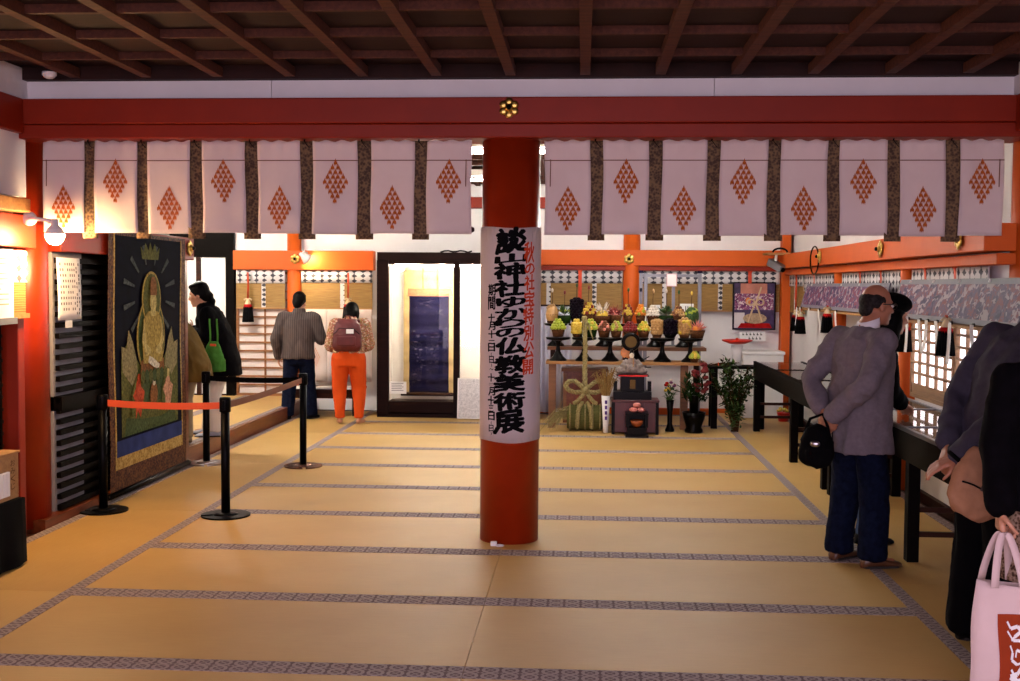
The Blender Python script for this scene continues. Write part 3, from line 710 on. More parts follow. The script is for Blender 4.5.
# deity
blob([(-.26, .86), (.26, .86), (.24, .98), (.15, 1.02), (-.15, 1.02), (-.24, .98)], .023, 'brown_paint', 'crossed_legs')
blob([(-.20, .96), (.20, .96), (.22, 1.16), (.19, 1.32), (.10, 1.38), (-.10, 1.38), (-.19, 1.32), (-.22, 1.16)], .026, 'old_gold', 'torso')
for s in (-1, 1): blob([(s*.19, 1.30), (s*.235, 1.14), (s*.15, 1.02), (s*.05, 1.04), (s*.06, 1.08), (s*.15, 1.12)][::s], .029, 'pale_gold', 'arm')
blob([(-.05, 1.34), (.05, 1.34), (.05, 1.40), (-.05, 1.40)], .029, 'pale_gold', 'neck')
blob(ov(0, 1.455, .068, .082), .031, 'pale_gold', 'face'); blob([(-.07, 1.51), (.07, 1.51), (.06, 1.62), (.03, 1.66), (-.03, 1.66), (-.06, 1.62)], .034, 'brown_paint', 'crown')
blob([(-.10, 1.02), (-.02, 1.00), (.12, .94), (.10, .90), (-.02, .93), (-.12, .97)], .034, 'white_paint', 'sash')
for i in range(7):
    a = -.24+.08*i; blob(ov(a, .86-.02*abs(i-3)*0, .045, .055, 10), .036, 'green_paint' if i % 2 else 'olive_paint', 'lotus_petal')
# attendants below
for u, m in ((-.30, 'flame_red'), (.33, 'pink_paint')):
    blob([(u-.13, .56), (u+.12, .56), (u+.14, .70), (u+.08, .84), (u+.02, .90), (u-.05, .86), (u-.13, .72)], .019, 'olive_paint', 'aura')
    blob([(u-.06, .54), (u-.02, .60), (u+.04, .54), (u+.08, .64), (u+.12, .74), (u+.05, .78), (u+.03, .84), (u-.03, .84), (u-.05, .78), (u-.11, .72), (u-.05, .66)], .022, m, 'attendant')
    blob(ov(u, .855, .032, .036, 12), .026, 'pale_gold' if u > 0 else 'flame_red', 'attendant_head')
blob(ov(.02, .70, .08, .10, 14), .022, 'brown_paint', 'altar'); blob(ov(.02, .80, .03, .03, 12), .024, 'white_paint', 'jewel')

# ------------------------------------------------------------------ queue barriers
BELT_R = mat('orange_red_belt', (.48, .075, .022), .6, var=.1); BELT_B = mat('brown_belt', (.17, .055, .022), .6, var=.1)
def stanchion(x, y, bm_, label, slot_dir):
    t = thing('barrier_post', label, 'barrier post', (x, y, 0), 0, 'queue barrier posts')
    n = 40; r = .172
    ring = []
    for i in range(n):
        a = 2*pi*(i+.5)/n; ring.append((r*cos(a), r*sin(a)))
    poly = []
    for i in range(n):       # slot cut into the plate
        poly.append(ring[i])
        if i == n-1: poly += [(r*.98, -.018), (.055, -.018), (.055, .018), (r*.98, .018)]
    M = Matrix.Rotation(slot_dir, 3, 'Z'); q = MB().prism(poly, (0, 0, 0), (1, 0, 0), (0, 1, 0), .012); q.v = [M @ p for p in q.v]
    q.build('base_plate', bm_, t)
    MB().lathe([(.09, .012), (.06, .022), (.035, .026)], n=24).build('base_dome', bm_, t, smooth=True)
    MB().lathe([(.031, .02), (.031, .74)], n=20).build('tube', BLACKPL, t, smooth=True)
    MB().lathe([(.036, .74), (.040, .745), (.040, .835), (.036, .845), (0, .848)], n=20).build('head', BLACKPL, t, smooth=True)
    MB().box(-.012, .012, -.046, -.036, .755, .825).build('clip', BLACKPL, t, bevel=.002)
    return t
PST = [(-3.448, 7.94), (-2.522, 7.86), (-2.514, 10.07), (-3.43, 10.14)]
stanchion(*PST[0], IRON, 'black barrier post standing nearest the painted scroll', 3.6)
stanchion(*PST[1], IRON, 'black barrier post nearest the viewer, right end of the red belt', 3.6)
stanchion(*PST[2], mat('bronze_plate', (.16, .085, .06), .25, .8), 'black barrier post with bronze base behind the near posts', 5.0)
stanchion(*PST[3], STEEL, 'black barrier post with steel base at the raised floor', 5.0)
def belt(a, b, z0, z1, m, label, sag=.012):
    a, b = Vector((*a, z0)), Vector((*b, z1)); d = (b-a).normalized()
    a += d*.04; b -= d*.04; n = Vector((d.y, -d.x, 0)).normalized()
    def fn(u, v): p = a.lerp(b, u); return Vector((p.x, p.y, p.z-sag*4*u*(1-u)-.024+.048*v))
    tag(MB().sheet(fn, 10, 1, n*-.003).build('barrier_belt', m, recenter=True), label, 'belt')
belt(PST[0], PST[1], .785, .785, BELT_R, 'orange-red belt stretched before the painted scroll')
belt(PST[1], PST[2], .785, .785, BELT_B, 'brown belt receding from the near barrier post')
belt(PST[3], PST[2], .785, .785, BLACKCL, 'black belt between the two far barrier posts')
# ------------------------------------------------------------------ blinds and valances of the back and right walls
def wall_blind(label, M, W_, zv1, zv0, zb0, strips, valance=True, blindw=None):
    """local x across 0..W facing -y; z world heights"""
    t = thing('bamboo_blind', label, 'blind'); t.matrix_world = M
    if valance:
        MB().sheet(lambda u, v: Vector((W_*u, .006*sin(u*W_*20), zv0+(zv1-zv0)*v)), int(20+W_*10), 2, (0, .006, 0)).build('valance', VAL, t, smooth=True)
    x0, x1 = blindw or (0, W_)
    if zb0 is not None:
        MB().box(x0, x1, .012, .024, zb0, zv0+.02).build('blind', BLIND, t)
        for x in strips: MB().box(x, x+.055, .008, .012, zb0, zv0+.02).build('cloth_strip', VAL, t)
        MB().box(x0, x1, .004, .03, zb0-.02, zb0).build('bottom_rod', TANWOOD, t)
    return t
TB = lambda x, y: Matrix.Translation((x, y, 0))
RW = lambda x, y: Matrix.Translation((x, y, 0)) @ Matrix.Rotation(-pi/2, 4, 'Z')    # runs towards the viewer along the right wall
wall_blind('bamboo blind under patterned cloth left of the orange back pillar', TB(-.90, 14.90), 1.41, 1.85, 1.684, 1.345, (.42, 1.02))
wall_blind('bamboo blind under patterned cloth behind the poster and metal rack', TB(.75, 14.90), 1.79, 1.85, 1.684, 1.345, (.28, 1.0))
wall_blind('bamboo blind above the lattice screen at the left', TB(-4.61, 14.86), .66, 1.83, 1.655, 1.335, (.34,))
wall_blind('lamp-lit bamboo blind above the woman in orange trousers', TB(-3.73, 14.86), .95, 1.83, 1.67, 1.335, (.52,))
wall_blind('short bamboo blind in the far right corner', RW(2.64, 14.78), .9, 1.80, 1.66, 1.345, (.3,))
for y, w, l in ((13.83, 1.80, 'patterned cloth strip above the farther photo panel, far half'), (11.82, 2.26, 'patterned cloth strip above the farther photo panel, near half'), (9.35, 1.75, 'patterned cloth strip above the nearer photo panel')):
    wall_blind(l, RW(2.64, y), w, 1.795, 1.60, None, ())
def ribbon(loc, h, label, rz=0):
    t = thing('hanging_ribbon', label, 'ribbon', loc, rz)
    MB().sheet(lambda u, v: Vector((.045*(u-.5), .004*sin(v*6), -h*v)), 2, 8, (0, .003, 0)).build('strip', RIBBON, t); MB().cyl((-.03, 0, .0), (.03, 0, .0), .008, n=8).build('knot', RIBBON, t)
ribbon((AT(580, 290, 14.85).x, 14.85, 1.845), .50, 'orange ribbon hanging before the blind above the black grapes')
ribbon((AT(750, 275, 14.85).x, 14.85, 1.845), .15, 'short orange ribbon right above the framed poster')
for i, y in enumerate((14.2, 13.1, 10.95, 10.2, 8.9, 8.2)):
    ribbon((2.61, y, 1.795), .30, ['orange ribbon on the right wall nearest the far corner', 'orange ribbon on the right wall, second from the far corner', 'orange ribbon above the farther photo panel, by the bald man', 'orange ribbon above the farther photo panel, by the post', 'orange ribbon above the nearer photo panel, by the post', 'orange ribbon above the nearer photo panel, by the curtain end'][i], -pi/2)

# tassel ornaments
def tassel_proto():
    c = MB().lathe([(.010, .27), (.016, .255), (.026, .235), (.034, .215), (.038, .20)], n=14); c.tube([(-.045, 0, .255), (-.02, 0, .268), (.02, 0, .268), (.045, 0, .255)], .010, 6)
    r = MB().lathe([(.038, .205), (.047, .19), (.050, .165)], n=14)
    b = MB()
    for k in range(16):
        a = 2*pi*k/16; b.tube([(.040*cos(a), .040*sin(a), .175), (.058*cos(a), .058*sin(a), .0)], [.012, .011], 5)
    b.lathe([(.036, .175), (.048, .0)], n=12)
    k = MB().tube([(0, 0, .0), (.004, 0, .5), (0, 0, 1.0)], [.011, .011, .011], 6)
    return [(n, q.mesh(n, m, True)) for n, q, m in (('cream_knot', c, CREAM), ('red_collar', r, REDSILK), ('black_fringe', b, BLACKCL), ('cord', k, RIBBON))]
TP = tassel_proto()
def tassel(loc, label, s=1, ztop=1.80):
    t = thing('hanging_tassel', label, 'tassel', loc, random.uniform(0, 1), 'black and red wall tassels')
    for n, m in TP:
        if n != 'cord': link(n, m, t, scale=s)
        else: link(n, m, t, (0, 0, .27*s), None, (s, s, max(.02, ztop-loc[2]-.27*s)))
p = AT(248, 322, 14.78); tassel((p.x, 14.78, p.z), 'black and red tassel hanging before the lattice screen at left', 1.15)
p = AT(348, 322, 14.78); tassel((p.x, 14.78, p.z), 'tassel with orange bow hanging behind the orange-trousered woman\'s head', 1.15)
for i, (x, y, Y) in enumerate(((799, 331, 14.1), (817, 334, 13.0), (840, 333, 11.6), (923, 352, 8.85), (962, 356, 7.85))):
    p = AT(x, y, Y); tassel((2.60 if i == 0 else 2.452, Y, p.z), ['black and red tassel in the far right corner beside the poster', 'black and red tassel left of the bald man, below the photo panel', 'black and red tassel close behind the bald man\'s shoulder', 'black and red tassel right of the black-haired woman\'s face', 'black and red tassel left of the stooping man\'s shoulder'][i], .95, 1.80 if i == 0 else 1.41)

# ------------------------------------------------------------------ clip lamp over the blind
p = AT(303, 256, 14.6)
t = thing('clip_lamp', 'white clip-on spot lamp shining on the blind beside the gold flower', 'lamp', (p.x, 14.62, p.z))
Mr = Matrix.Rotation(rad(-48), 3, 'Y') @ Matrix.Rotation(rad(34), 3, 'X')
MB().lathe([(.022, .06), (.028, .02), (.055, -.03), (.078, -.075), (.074, -.075), (.05, -.028), (.022, .015)], (0, 0, 0), 20, Mr).build('shade', WHITEPL, t, smooth=True)
MB().lathe([(0, -.06), (.03, -.05), (.036, -.03), (.02, .0)], (0, 0, 0), 14, Mr).build('bulb', emit('spot_bulb', (1, .70, .38), SPOT_STR), t, smooth=True)
MB().tube([(0, 0, .05), (-.01, .04, .09), (-.015, .12, .05)], .010, 7).box(-.04, .01, .10, .22, .02, .06).build('clip_arm', WHITEPL, t)

# ------------------------------------------------------------------ crest curtain and low table behind the orange-trousered woman
CURT = mat('ivory_curtain', (.66, .56, .52), .85, var=.05, bump=.1)
t = thing('crest_curtain', 'ivory curtain with faded orange crests below the lamp-lit blind', 'curtain', (-3.24, 14.80, .36))
for i, (a, b) in enumerate(((-.44, -.13), (-.13, .18), (.18, .46))):
    fn = lambda u, v: Vector((a+(b-a)*u+.003*sin(v*9), -.02*sin(u*pi*3+i)*(1-v*.6), .96*v))
    q = MB().sheet(fn, 16, 8, (0, .004, 0)).build('cloth_panel', CURT, t, smooth=True)
    for vz in ((.72, .34) if i % 2 == 0 else (.55,)):
        c = MB()
        for (u, v) in crest_mesh_pts():
            uu, vv = .5+u*.85/(b-a), vz+v*.9/.96
            c.add([fn(uu+du/(b-a), vv+dv)+Vector((0, -.004, 0)) for du, dv in ((0, .02), (.006, 0), (0, -.02), (-.006, 0))], [(0, 1, 2, 3)])
        c.build('crest', mat('faded_orange_print', (.62, .26, .12), .8), q)
t = thing('display_bench', 'low dark bench with white papers behind the orange-trousered woman', 'table', (-3.25, 14.25, 0))
MB().box(-.44, .46, -.3, .3, .30, .335).build('top', DARKWOOD, t, bevel=.004); MB().box(-.42, .44, -.27, .28, .22, .30).build('apron', DARKWOOD, t)
for sx in (-.40, .38):
    for sy in (-.26, .22): MB().box(sx, sx+.045, sy, sy+.045, 0, .22).build('leg', DARKWOOD, t)
for i, (x, w, rz) in enumerate(((-.30, .26, .05), (.0, .24, -.06), (.28, .22, .03))):
    tag(MB().box(x-w/2-3.25, x+w/2-3.25, 14.0, 14.32, .3355, .345+.004*i).build('paper_sheet', WHITEP, recenter=True), ['white paper at the left end of the low dark bench', 'white paper in the middle of the low dark bench', 'white paper at the right end of the low dark bench'][i], 'paper')

# ------------------------------------------------------------------ lit glass case with the dark scroll
CX0, CX1, CY0, CY1, CZ1 = AT(377, 340, 13.95).x, -.60, 13.95, 14.90, 1.99
t = thing('scroll_case', 'black-framed glass showcase with the dark navy scroll, lit from inside', 'showcase', (CX0, CY0, 0)); Wc = CX1-CX0
CASEW = mat('case_lining', (.80, .74, .66), .9, var=.03)
CASEWD = wood('case_black_wood', (.010, .005, .004), (.026, .010, .007), .45, spec=.08)
MB().box(.02, Wc-.02, .90, .95, .12, 1.95).build('back_lining', CASEW, t)
for x in (.02, Wc-.04): MB().box(x, x+.02, .04, .90, .12, 1.95).build('side_lining', CASEW, t)
MB().box(0, Wc, 0, .95, .0, .045).build('plinth', CASEWD, t); MB().box(0, Wc, .0, .95, .06, .14).build('floor_board', CASEWD, t, bevel=.003)
MB().box(0, Wc, 0, .95, 1.95, 2.05).build('roof', CASEWD, t, bevel=.004)
px1 = AT(456, 340, 13.95).x-CX0
for x, w in ((0, .145), (px1-.03, .075), (Wc-.09, .09)): MB().box(x, x+w, -.02, .06, .045, 1.95).build('post', CASEWD, t, bevel=.003)
MB().box(.145, Wc, -.015, .05, .14, .20).build('lower_rail', CASEWD, t); MB().box(.145, Wc, -.01, .05, 1.90, 1.95).build('upper_rail', CASEWD, t)
def glassmat(name, ior, rough):
    """thin pane: clear, with Fresnel reflections"""
    g = NT(name); fr = g.n('Fresnel'); fr.inputs[0].default_value = ior; tr = g.n('BsdfTransparent'); tr.inputs[0].default_value = (.95, .96, .97, 1); gl = g.n('BsdfGlossy'); gl.inputs['Roughness'].default_value = rough
    mx = g.n('MixShader'); g.l(fr.outputs[0], mx.inputs[0]); g.l(tr.outputs[0], mx.inputs[1]); g.l(gl.outputs[0], mx.inputs[2]); g.l(mx.outputs[0], g.t.nodes['Material Output'].inputs[0])
    return g.m
GLASS = glassmat('clear_glass', 1.25, .02)
for x0, x1 in ((.145, px1-.03), (px1+.045, Wc-.09)): MB().box(x0, x1, .018, .022, .20, 1.90).build('glass_pane', GLASS, t)
CT = emit('case_tube', (1.0, .86, .68), CASE_STR)
MB().cyl((.2, .12, 1.90), (Wc-.2, .12, 1.90), .02, n=10).build('light_tube', CT, t)
MB().tube([(.75+.05*i, .3, 2.06+.02*abs(sin(i*.9))) for i in range(9)], .010, 6).build('cable', BLACKPL, t)
# scroll hanging inside
sx = AT(429, 330, 14.7).x
t = thing('dark_scroll', 'creased dark navy hanging scroll with gold edges inside the lit showcase', 'scroll', (sx, 14.72, .22))
def sw(u, z, d=0): return Vector((u, .010*sin(z*23)+.006*sin(z*51+1)+d-.012, z))
def srw(u0, u1, z0, z1, d, m, name): return MB().sheet(lambda a, b: sw(u0+(u1-u0)*a, z0+(z1-z0)*b, d), 2, 40, (0, .003, 0)).build(name, m, t, smooth=True)
NAVY2 = mat('faded_navy', (.018, .016, .045), .7, var=.5, scale=6, stretch=(1, 1, 8))
srw(-.335, .335, .0, 1.62, 0, mat('cream_mount', (.62, .44, .20), .7, var=.2, scale=8), 'mount'); srw(-.30, .30, .0, 1.70, .006, mat('pale_cream_silk', (.74, .62, .42), .7), 'cream_border')
srw(-.26, .26, .02, 1.28, -.006, NAVY2, 'navy_field'); srw(-.28, .28, 1.28, 1.38, -.004, mat('salmon_brocade', (.50, .20, .10), .7, var=.3, scale=40), 'salmon_band')
for x in (-.09, .10): srw(x, x+.02, 1.38, 1.70, -.008, mat('salmon_brocade', (.5, .2, .1)), 'streamer')
MB().cyl((-.37, 0, .0), (.37, 0, .0), .025, n=10).build('roller', DARKWOOD, t, smooth=True)
q = MB()
for k in range(60):
    u = random.uniform(-.22, .22); z = random.uniform(.1, 1.22); w = random.uniform(.008, .05); q.add([sw(u, z, -.009), sw(u+w, z, -.009), sw(u+w, z+.012, -.009), sw(u, z+.012, -.009)], [(0, 1, 2, 3)])
q.build('faint_drawing', mat('faint_gold_line', (.07, .055, .08), .6), t)['kind'] = 'stuff'
p = AT(398, 388, 13.93)
t = thing('caption_card', 'small white caption card at the lower left of the showcase', 'card', (p.x, 13.925, p.z-.07))
MB().box(-.105, .105, -.004, .004, 0, .15).build('card', WHITEP, t)
for k in range(5): MB().box(-.08, .07-.02*(k % 2), -.0055, -.004, .125-.022*k, .132-.022*k).build('text_line', GREYINK, t)
SPECK = brocade('speckled_print', (.45, .45, .48), (.62, .62, .64), (.75, .75, .76), 120)
p = AT(470, 420, 13.8)
t = thing('text_panel', 'pale speckled text panel leaning on the showcase beside the middle pillar', 'panel', (p.x-.02, 13.80, 0))
M4 = Matrix.Rotation(rad(-8), 4, 'X'); MB().obox(M4 @ Matrix.Translation((.06, 0, .26)), .40, .016, .50).build('board', WHITEP, t)
MB().obox(M4 @ Matrix.Translation((.06, -.0095, .26)), .37, .003, .47).build('print', SPECK, t)

# ------------------------------------------------------------------ pale drape and brown chest behind the offerings
DRAPE = mat('pale_blue_drape', (.62, .62, .72), .8, var=.05)
t = thing('pale_drape', 'pale bluish cloth drape between the pillar and the offering shelf', 'drape', (-.54, 14.3, 0))
MB().sheet(lambda u, v: Vector((.40*u, .03*sin(u*26), 1.34*v+.05)), 30, 4, (0, .004, 0)).build('cloth', DRAPE, t, smooth=True); MB().cyl((-.02, 0, 1.40), (.44, 0, 1.40), .012, n=8).build('rod', DARKWOOD, t)
t = thing('brown_chest', 'plain brown wooden chest in the shadow under the offering shelf', 'chest', (.03, 13.75, 0))
MB().box(-.26, .26, -.12, .2, 0, .62).build('body', REDWOOD, t, bevel=.004)
for x in (-.26, -.02, .22): MB().box(x, x+.04, -.13, -.12, .02, .60).build('stile', MIDWOOD, t)
MB().box(-.28, .28, -.14, .22, .62, .66).build('lid', MIDWOOD, t, bevel=.004)

# ------------------------------------------------------------------ offering shelf
t = thing('offering_shelf', 'brown two-step shelf carrying the rows of fruit offerings', 'shelf', (.49, 13.2, 0))
MB().box(-.91, .93, -.14, .22, .745, .78).build('lower_board', TANWOOD, t, bevel=.003); MB().box(-.91, .97, .30, .66, .885, .925).build('upper_board', MIDWOOD, t, bevel=.003)
for x in (-.88, -.05, .64): MB().box(x, x+.085, -.08, .0, 0, .745).build('post', MIDWOOD, t, bevel=.003)
for x in (-.88, .0, .85): MB().box(x, x+.06, .55, .62, 0, .885).build('post', DARKWOOD, t)
def stand_proto():
    a = MB().lathe([(.105, 0), (.10, .012), (.06, .035), (.03, .07), (.022, .11), (.03, .145), (.05, .155)], n=20)
    b = MB().lathe([(.05, .155), (.135, .165), (.145, .178), (.14, .182), (0, .178)], n=24)
    return [('foot', a.mesh('foot', BLACKLAC, True)), ('plate', b.mesh('plate', BLACKLAC, True))]
SP = stand_proto()
def stand(x, y, z, label, s=1):
    t = thing('offering_stand', label, 'stand', (x, y, z), 0, 'black lacquer offering stands')
    for n, m in SP: link(n, m, t, scale=s)
fx = [558, 584, 610, 636, 662, 690]
for i, x in enumerate(fx): stand(AT(x, 362, 13.2).x, 13.18, .78, ['black lacquer stand under the green fruit at the left end of the lower shelf', 'black lacquer stand, second from the left on the lower shelf', 'black lacquer stand, third from the left on the lower shelf', 'black lacquer stand behind the round gold mirror', 'black lacquer stand, second from the right on the lower shelf', 'black lacquer stand at the right end of the lower shelf'][i], (1, 1, 1.5))
bx2 = [556, 580, 604, 630, 655, 684]
for i, x in enumerate(bx2): stand(AT(x, 330, 13.68).x, 13.68, .925, ['black lacquer stand at the left end of the upper step', 'black lacquer stand, second from left on the upper step', 'black lacquer stand, third from left on the upper step', 'black lacquer stand, third from right on the upper step', 'black lacquer stand, second from right on the upper step', 'black lacquer stand at the right end of the upper step'][i], (1, 1, 1.5))
BALL = {}
def ball(m):
    if m.name not in BALL: BALL[m.name] = MB().ell((0, 0, 0), 1, 8, 6).mesh('fruit', m, True)
    return BALL[m.name]
def offering(name, label, x, y, z, kind, fm, cupm=BROWN, w=.07, h=.16, fm2=None, pick=None, fr=.021):
    t = thing(name, label, 'offering', (x, y, z), random.uniform(0, 6), 'fruit and rice offerings on the shelf')
    ch = h*(.45 if kind != 'tall' else .2)
    MB().lathe([(w*.72, 0), (w*.85, ch*.5), (w, ch), (w*.9, ch), (0, ch*.9)], n=16).build('cup', cupm, t, smooth=True)
    top = h
    if kind == 'heap':
        for lay in range(4):
            rr = w*(1.05-.24*lay); n = max(1, int(2*pi*rr/(fr*1.9)))
            for k in range(n):
                a = 2*pi*k/n+lay*.4
                link('fruit', ball(fm2 if fm2 and (k+lay) % 3 == 0 else fm), t, (rr*cos(a)*.9, rr*sin(a)*.9, ch+fr*.4+(h-ch)*lay/4), None, fr*random.uniform(.9, 1.1))
    elif kind == 'tall':
        for lay in range(int((h-ch)/(fr*1.5))):
            n = 9; rr = w*(.85 if lay % 2 else .9)
            for k in range(n):
                a = 2*pi*k/n+lay*.35; link('fruit', ball(fm2 if fm2 and (k+lay) % 4 == 0 else fm), t, (rr*cos(a), rr*sin(a), ch+fr*1.5*lay+fr), None, fr*1.15)
        for k in range(4): link('fruit', ball(fm), t, (w*.4*cos(k*1.57), w*.4*sin(k*1.57), h), None, fr*1.15)
        MB().lathe([(w*.8, ch*.9), (w*.75, h-fr)], n=12).build('core', fm, t, smooth=True)
    elif kind == 'spike':
        q = MB()
        for k in range(34):
            a = random.uniform(0, 6.28); e = random.uniform(.15, 1.35); d = Vector((cos(a)*cos(e), sin(a)*cos(e), sin(e))); L = w*random.uniform(1.0, 1.5)
            q.tube([(0, 0, ch), Vector((0, 0, ch))+d*L*.5, Vector((0, 0, ch))+d*L], [.007, .008, .002], 5)
        q.build('spikes', fm, t); top = ch+w
        MB().ell((0, 0, ch+.01), (w*.6, w*.6, w*.5), 10, 7).build('core', fm2 or fm, t, smooth=True)
    elif kind == 'dome':
        MB().ell((0, 0, ch), (w, w, h-ch), 14, 10).build('dome', fm, t, smooth=True)
        for k in range(16): a = k*2.4; e = .2+1.2*((k*.37) % 1); link('fruit', ball(fm2 or fm), t, (w*.95*cos(a)*cos(e), w*.95*sin(a)*cos(e), ch+(h-ch)*.95*sin(e)), None, fr*.8)
    elif kind == 'leaf':
        q = MB()
        for k in range(26):
            a = random.uniform(0, 6.28); e = random.uniform(.1, 1.3); d = Vector((cos(a)*cos(e), sin(a)*cos(e), sin(e))); s = d.cross(Vector((0, 0, 1))).normalized()*.016; b0 = Vector((0, 0, ch))+d*w*.4; L = w*random.uniform(.8, 1.3)
            q.add([b0, b0+d*L*.5+s, b0+d*L, b0+d*L*.5-s, b0+d*L*.5+Vector((0, 0, .006))], [(0, 1, 4), (1, 2, 4), (2, 3, 4), (3, 0, 4)])
        q.build('leaves', fm, t)
        for k in range(6): link('fruit', ball(fm2 or fm), t, (w*.6*cos(k), w*.6*sin(k), ch+w*.6), None, fr*.8)
    if pick:
        MB().tube([(0, 0, ch), (.004, .003, top+.06), (0, 0, top+.15)], .0035, 5).build('pick', STEM, t); MB().ell((0, 0, top+.165), (.014, .014, .026), 8, 6).build('bud', pick, t, smooth=True)
ZF, ZBK = .78+.182*1.5, .925+.182*1.5
FR = [(558, 'heap', F_GREEN, BROWN, .082, .17, None, 'heap of pale green fruit at the left end of the front row'), (576.5, 'tall', F_YEL, BROWN, .052, .15, None, 'yellow cylinder-shaped offering beside the thick straw rope'), (591, 'heap', F_GREEN, DKGREEN, .075, .17, F_YEL, 'heap of green and yellow fruit right of the straw rope'),
      (604, 'heap', F_BRN, BROWN, .075, .15, F_PINK, 'heap of dark brown nuts in front of the spiky pale offering'), (616, 'heap', F_GREEN, BROWN, .07, .15, F_TAN, 'yellow-green offering between brown nuts and red heap'), (630, 'heap', F_RED, BROWN, .085, .145, None, 'heap of dark red fruit above the round mirror'),
      (643.5, 'heap', F_YEL, BROWN, .07, .15, F_GREEN, 'yellow-green heap right of the dark red fruit'), (657, 'tall', F_TAN, BROWN, .06, .155, None, 'tan cylinder of nuts left of the black offering'), (670, 'tall', F_BLACK, BLACKLAC, .075, .16, None, 'black cylinder-shaped offering near the right of the front row'),
      (684.5, 'tall', F_TAN, BROWN, .068, .17, F_YEL, 'tall tan and yellow heap near the right end'), (697, 'spike', F_PINK, BROWN, .095, .16, F_ORG, 'pink spiky offering at the right end of the front row')]
for x, k, f1, cm, w, h, f2, l in FR:
    p = AT(x, 338, 13.18); offering('offering_bowl', l, p.x, 13.18, ZF+.002, k, f1, cm, w, h*1.28, f2)
p = AT(695, 345, 13.05); offering('offering_bowl', 'small heap of green fruit below the pink spiky offering', p.x, 13.08, .782, 'heap', F_GREEN, BROWN, .055, .12, F_YEL)
BK = [(552, 'dome', F_TAN, BROWN, .075, .19, None, F_WHITE, 'tan domed offering at the left end of the back row'), (564.5, 'leaf', GREEN, DKGREEN, .09, .17, F_GREEN, F_RED, 'leafy green offering with a red bud in the back row'), (576.5, 'tall', F_BLACK, BLACKLAC, .07, .24, None, GREEN, 'tall cluster of black grapes under the orange ribbon'), (588.5, 'heap', F_YEL, BROWN, .085, .22, F_RED, F_RED, 'mixed yellow and red heap right of the black grapes'),
      (602, 'spike', F_WHITE, BROWN, .12, .17, F_YEL, None, 'pale spiky offering like a starburst in the back row'), (615, 'spike', F_RED, BROWN, .085, .19, F_PINK, None, 'dark red spiky offering left of the orange pillar'), (628, 'heap', F_YEL, BROWN, .055, .20, F_RED, GREEN, 'narrow yellow and red offering before the orange pillar'),
      (640.5, 'heap', F_ORG, BROWN, .058, .20, F_GREEN, F_BLACK, 'narrow orange and green offering right of the orange pillar'), (653, 'heap', F_WHITE, BROWN, .075, .19, None, F_TAN, 'heap of white rice balls in the back row'), (666, 'leaf', GREEN, DKGREEN, .095, .19, GREEN, F_WHITE, 'bright leafy green offering in the back row'),
      (678.5, 'heap', F_TAN, BROWN, .08, .18, F_BRN, GREEN, 'tan nut heap left of the green dome'), (691.5, 'dome', GREEN, DKGREEN, .085, .17, F_GREEN, F_YEL, 'green domed offering at the right end of the back row')]
for x, k, f1, cm, w, h, f2, pk, l in BK:
    p = AT(x, 325, 13.68); offering('offering_bowl', l, p.x, 13.68, ZBK+.002, k, f1, cm, w*1.05, h*1.2, f2, pk)

# ------------------------------------------------------------------ aluminium rack with cards
a, b = AT(641, 273, 14.3), AT(704, 273, 14.3)
t = thing('metal_rack', 'grey aluminium rack frame standing behind the fruit offerings', 'rack', (a.x, 14.3, 0)); w = b.x-a.x; hz = a.z
for x in (0, .06, w-.05): MB().box(x-.022, x+.022, -.02, .02, 0, hz).build('post', ALU, t, bevel=.003)
for x in (0, w-.05): MB().box(x-.03, x+.03, -.03, .03, hz, hz+.03).build('cap', mat('blue_black_cap', (.01, .012, .04), .4), t, bevel=.005)
for z in (hz-.03, hz-.46, .9): MB().box(0, w-.05, -.014, .014, z-.018, z+.018).build('rail', ALU, t)
MB().box(w*.52-.018, w*.52+.018, -.012, .012, .9, hz-.05).build('middle_post', ALU, t)
for i, (x, y, cw, chh, l, m) in enumerate(((672, 280, .13, .16, 'pink-edged white card hung at the top of the metal rack', mat('pink_card', (.72, .40, .42), .8)), (650, 318, .11, .17, 'white card standing right of the orange back pillar', WHITEP), (668, 315, .11, .15, 'white card in the middle of the metal rack', WHITEP), (687, 313, .17, .13, 'wide white card at the right of the metal rack', WHITEP))):
    p = AT(x-(8 if i == 1 else (12 if i == 2 else 0)), y-(4 if i else 0), 14.22); t = thing('card', l, 'card', (p.x, 14.25, p.z-chh/2))
    MB().box(-cw/2, cw/2, 0, .004, 0, chh).build('edge', m, t); MB().box(-cw/2+.008, cw/2-.008, -.002, 0, .008, chh-.008).build('face', WHITEP, t)
    if i in (2, 3): MB().box(-.02, -.008, -.003, -.002, .02, chh-.03).box(.008, .02, -.003, -.002, .02, chh-.03).build('text_column', GREYINK, t)

# ------------------------------------------------------------------ straw bale with rope bow
STRAW = mat('green_straw', (.11, .11, .042), .85, var=.35, scale=50, bump=.5, bscale=120, stretch=(.3, 3, 3))
ROPE = mat('straw_rope', (.27, .23, .11), .85, var=.35, scale=60, bump=.5, bscale=160)
DRY = mat('dry_straw', (.30, .19, .075), .85, var=.35, scale=50)
bxx = AT(585, 425, 12.9).x
t = thing('straw_bale', 'green straw rice bale tied with thick rope in a big bow', 'bale', (bxx, 12.95, 0))
q = MB(); n = 40
q.lathe([(.05, -.21), (.125, -.205), (.142, -.17), (.146, -.06), (.15, 0), (.146, .06), (.142, .17), (.125, .205), (.05, .21)], (0, 0, .15), n, Matrix.Rotation(pi/2, 3, 'Y')).build('bale', STRAW, t, smooth=True)
for x in (-.17, -.085, .0, .085, .17):
    MB().tube([(x, .150*cos(a), .15+.150*sin(a)) for a in [i*2*pi/24 for i in range(25)]], .009, 6).build('binding', ROPE, t, smooth=True)
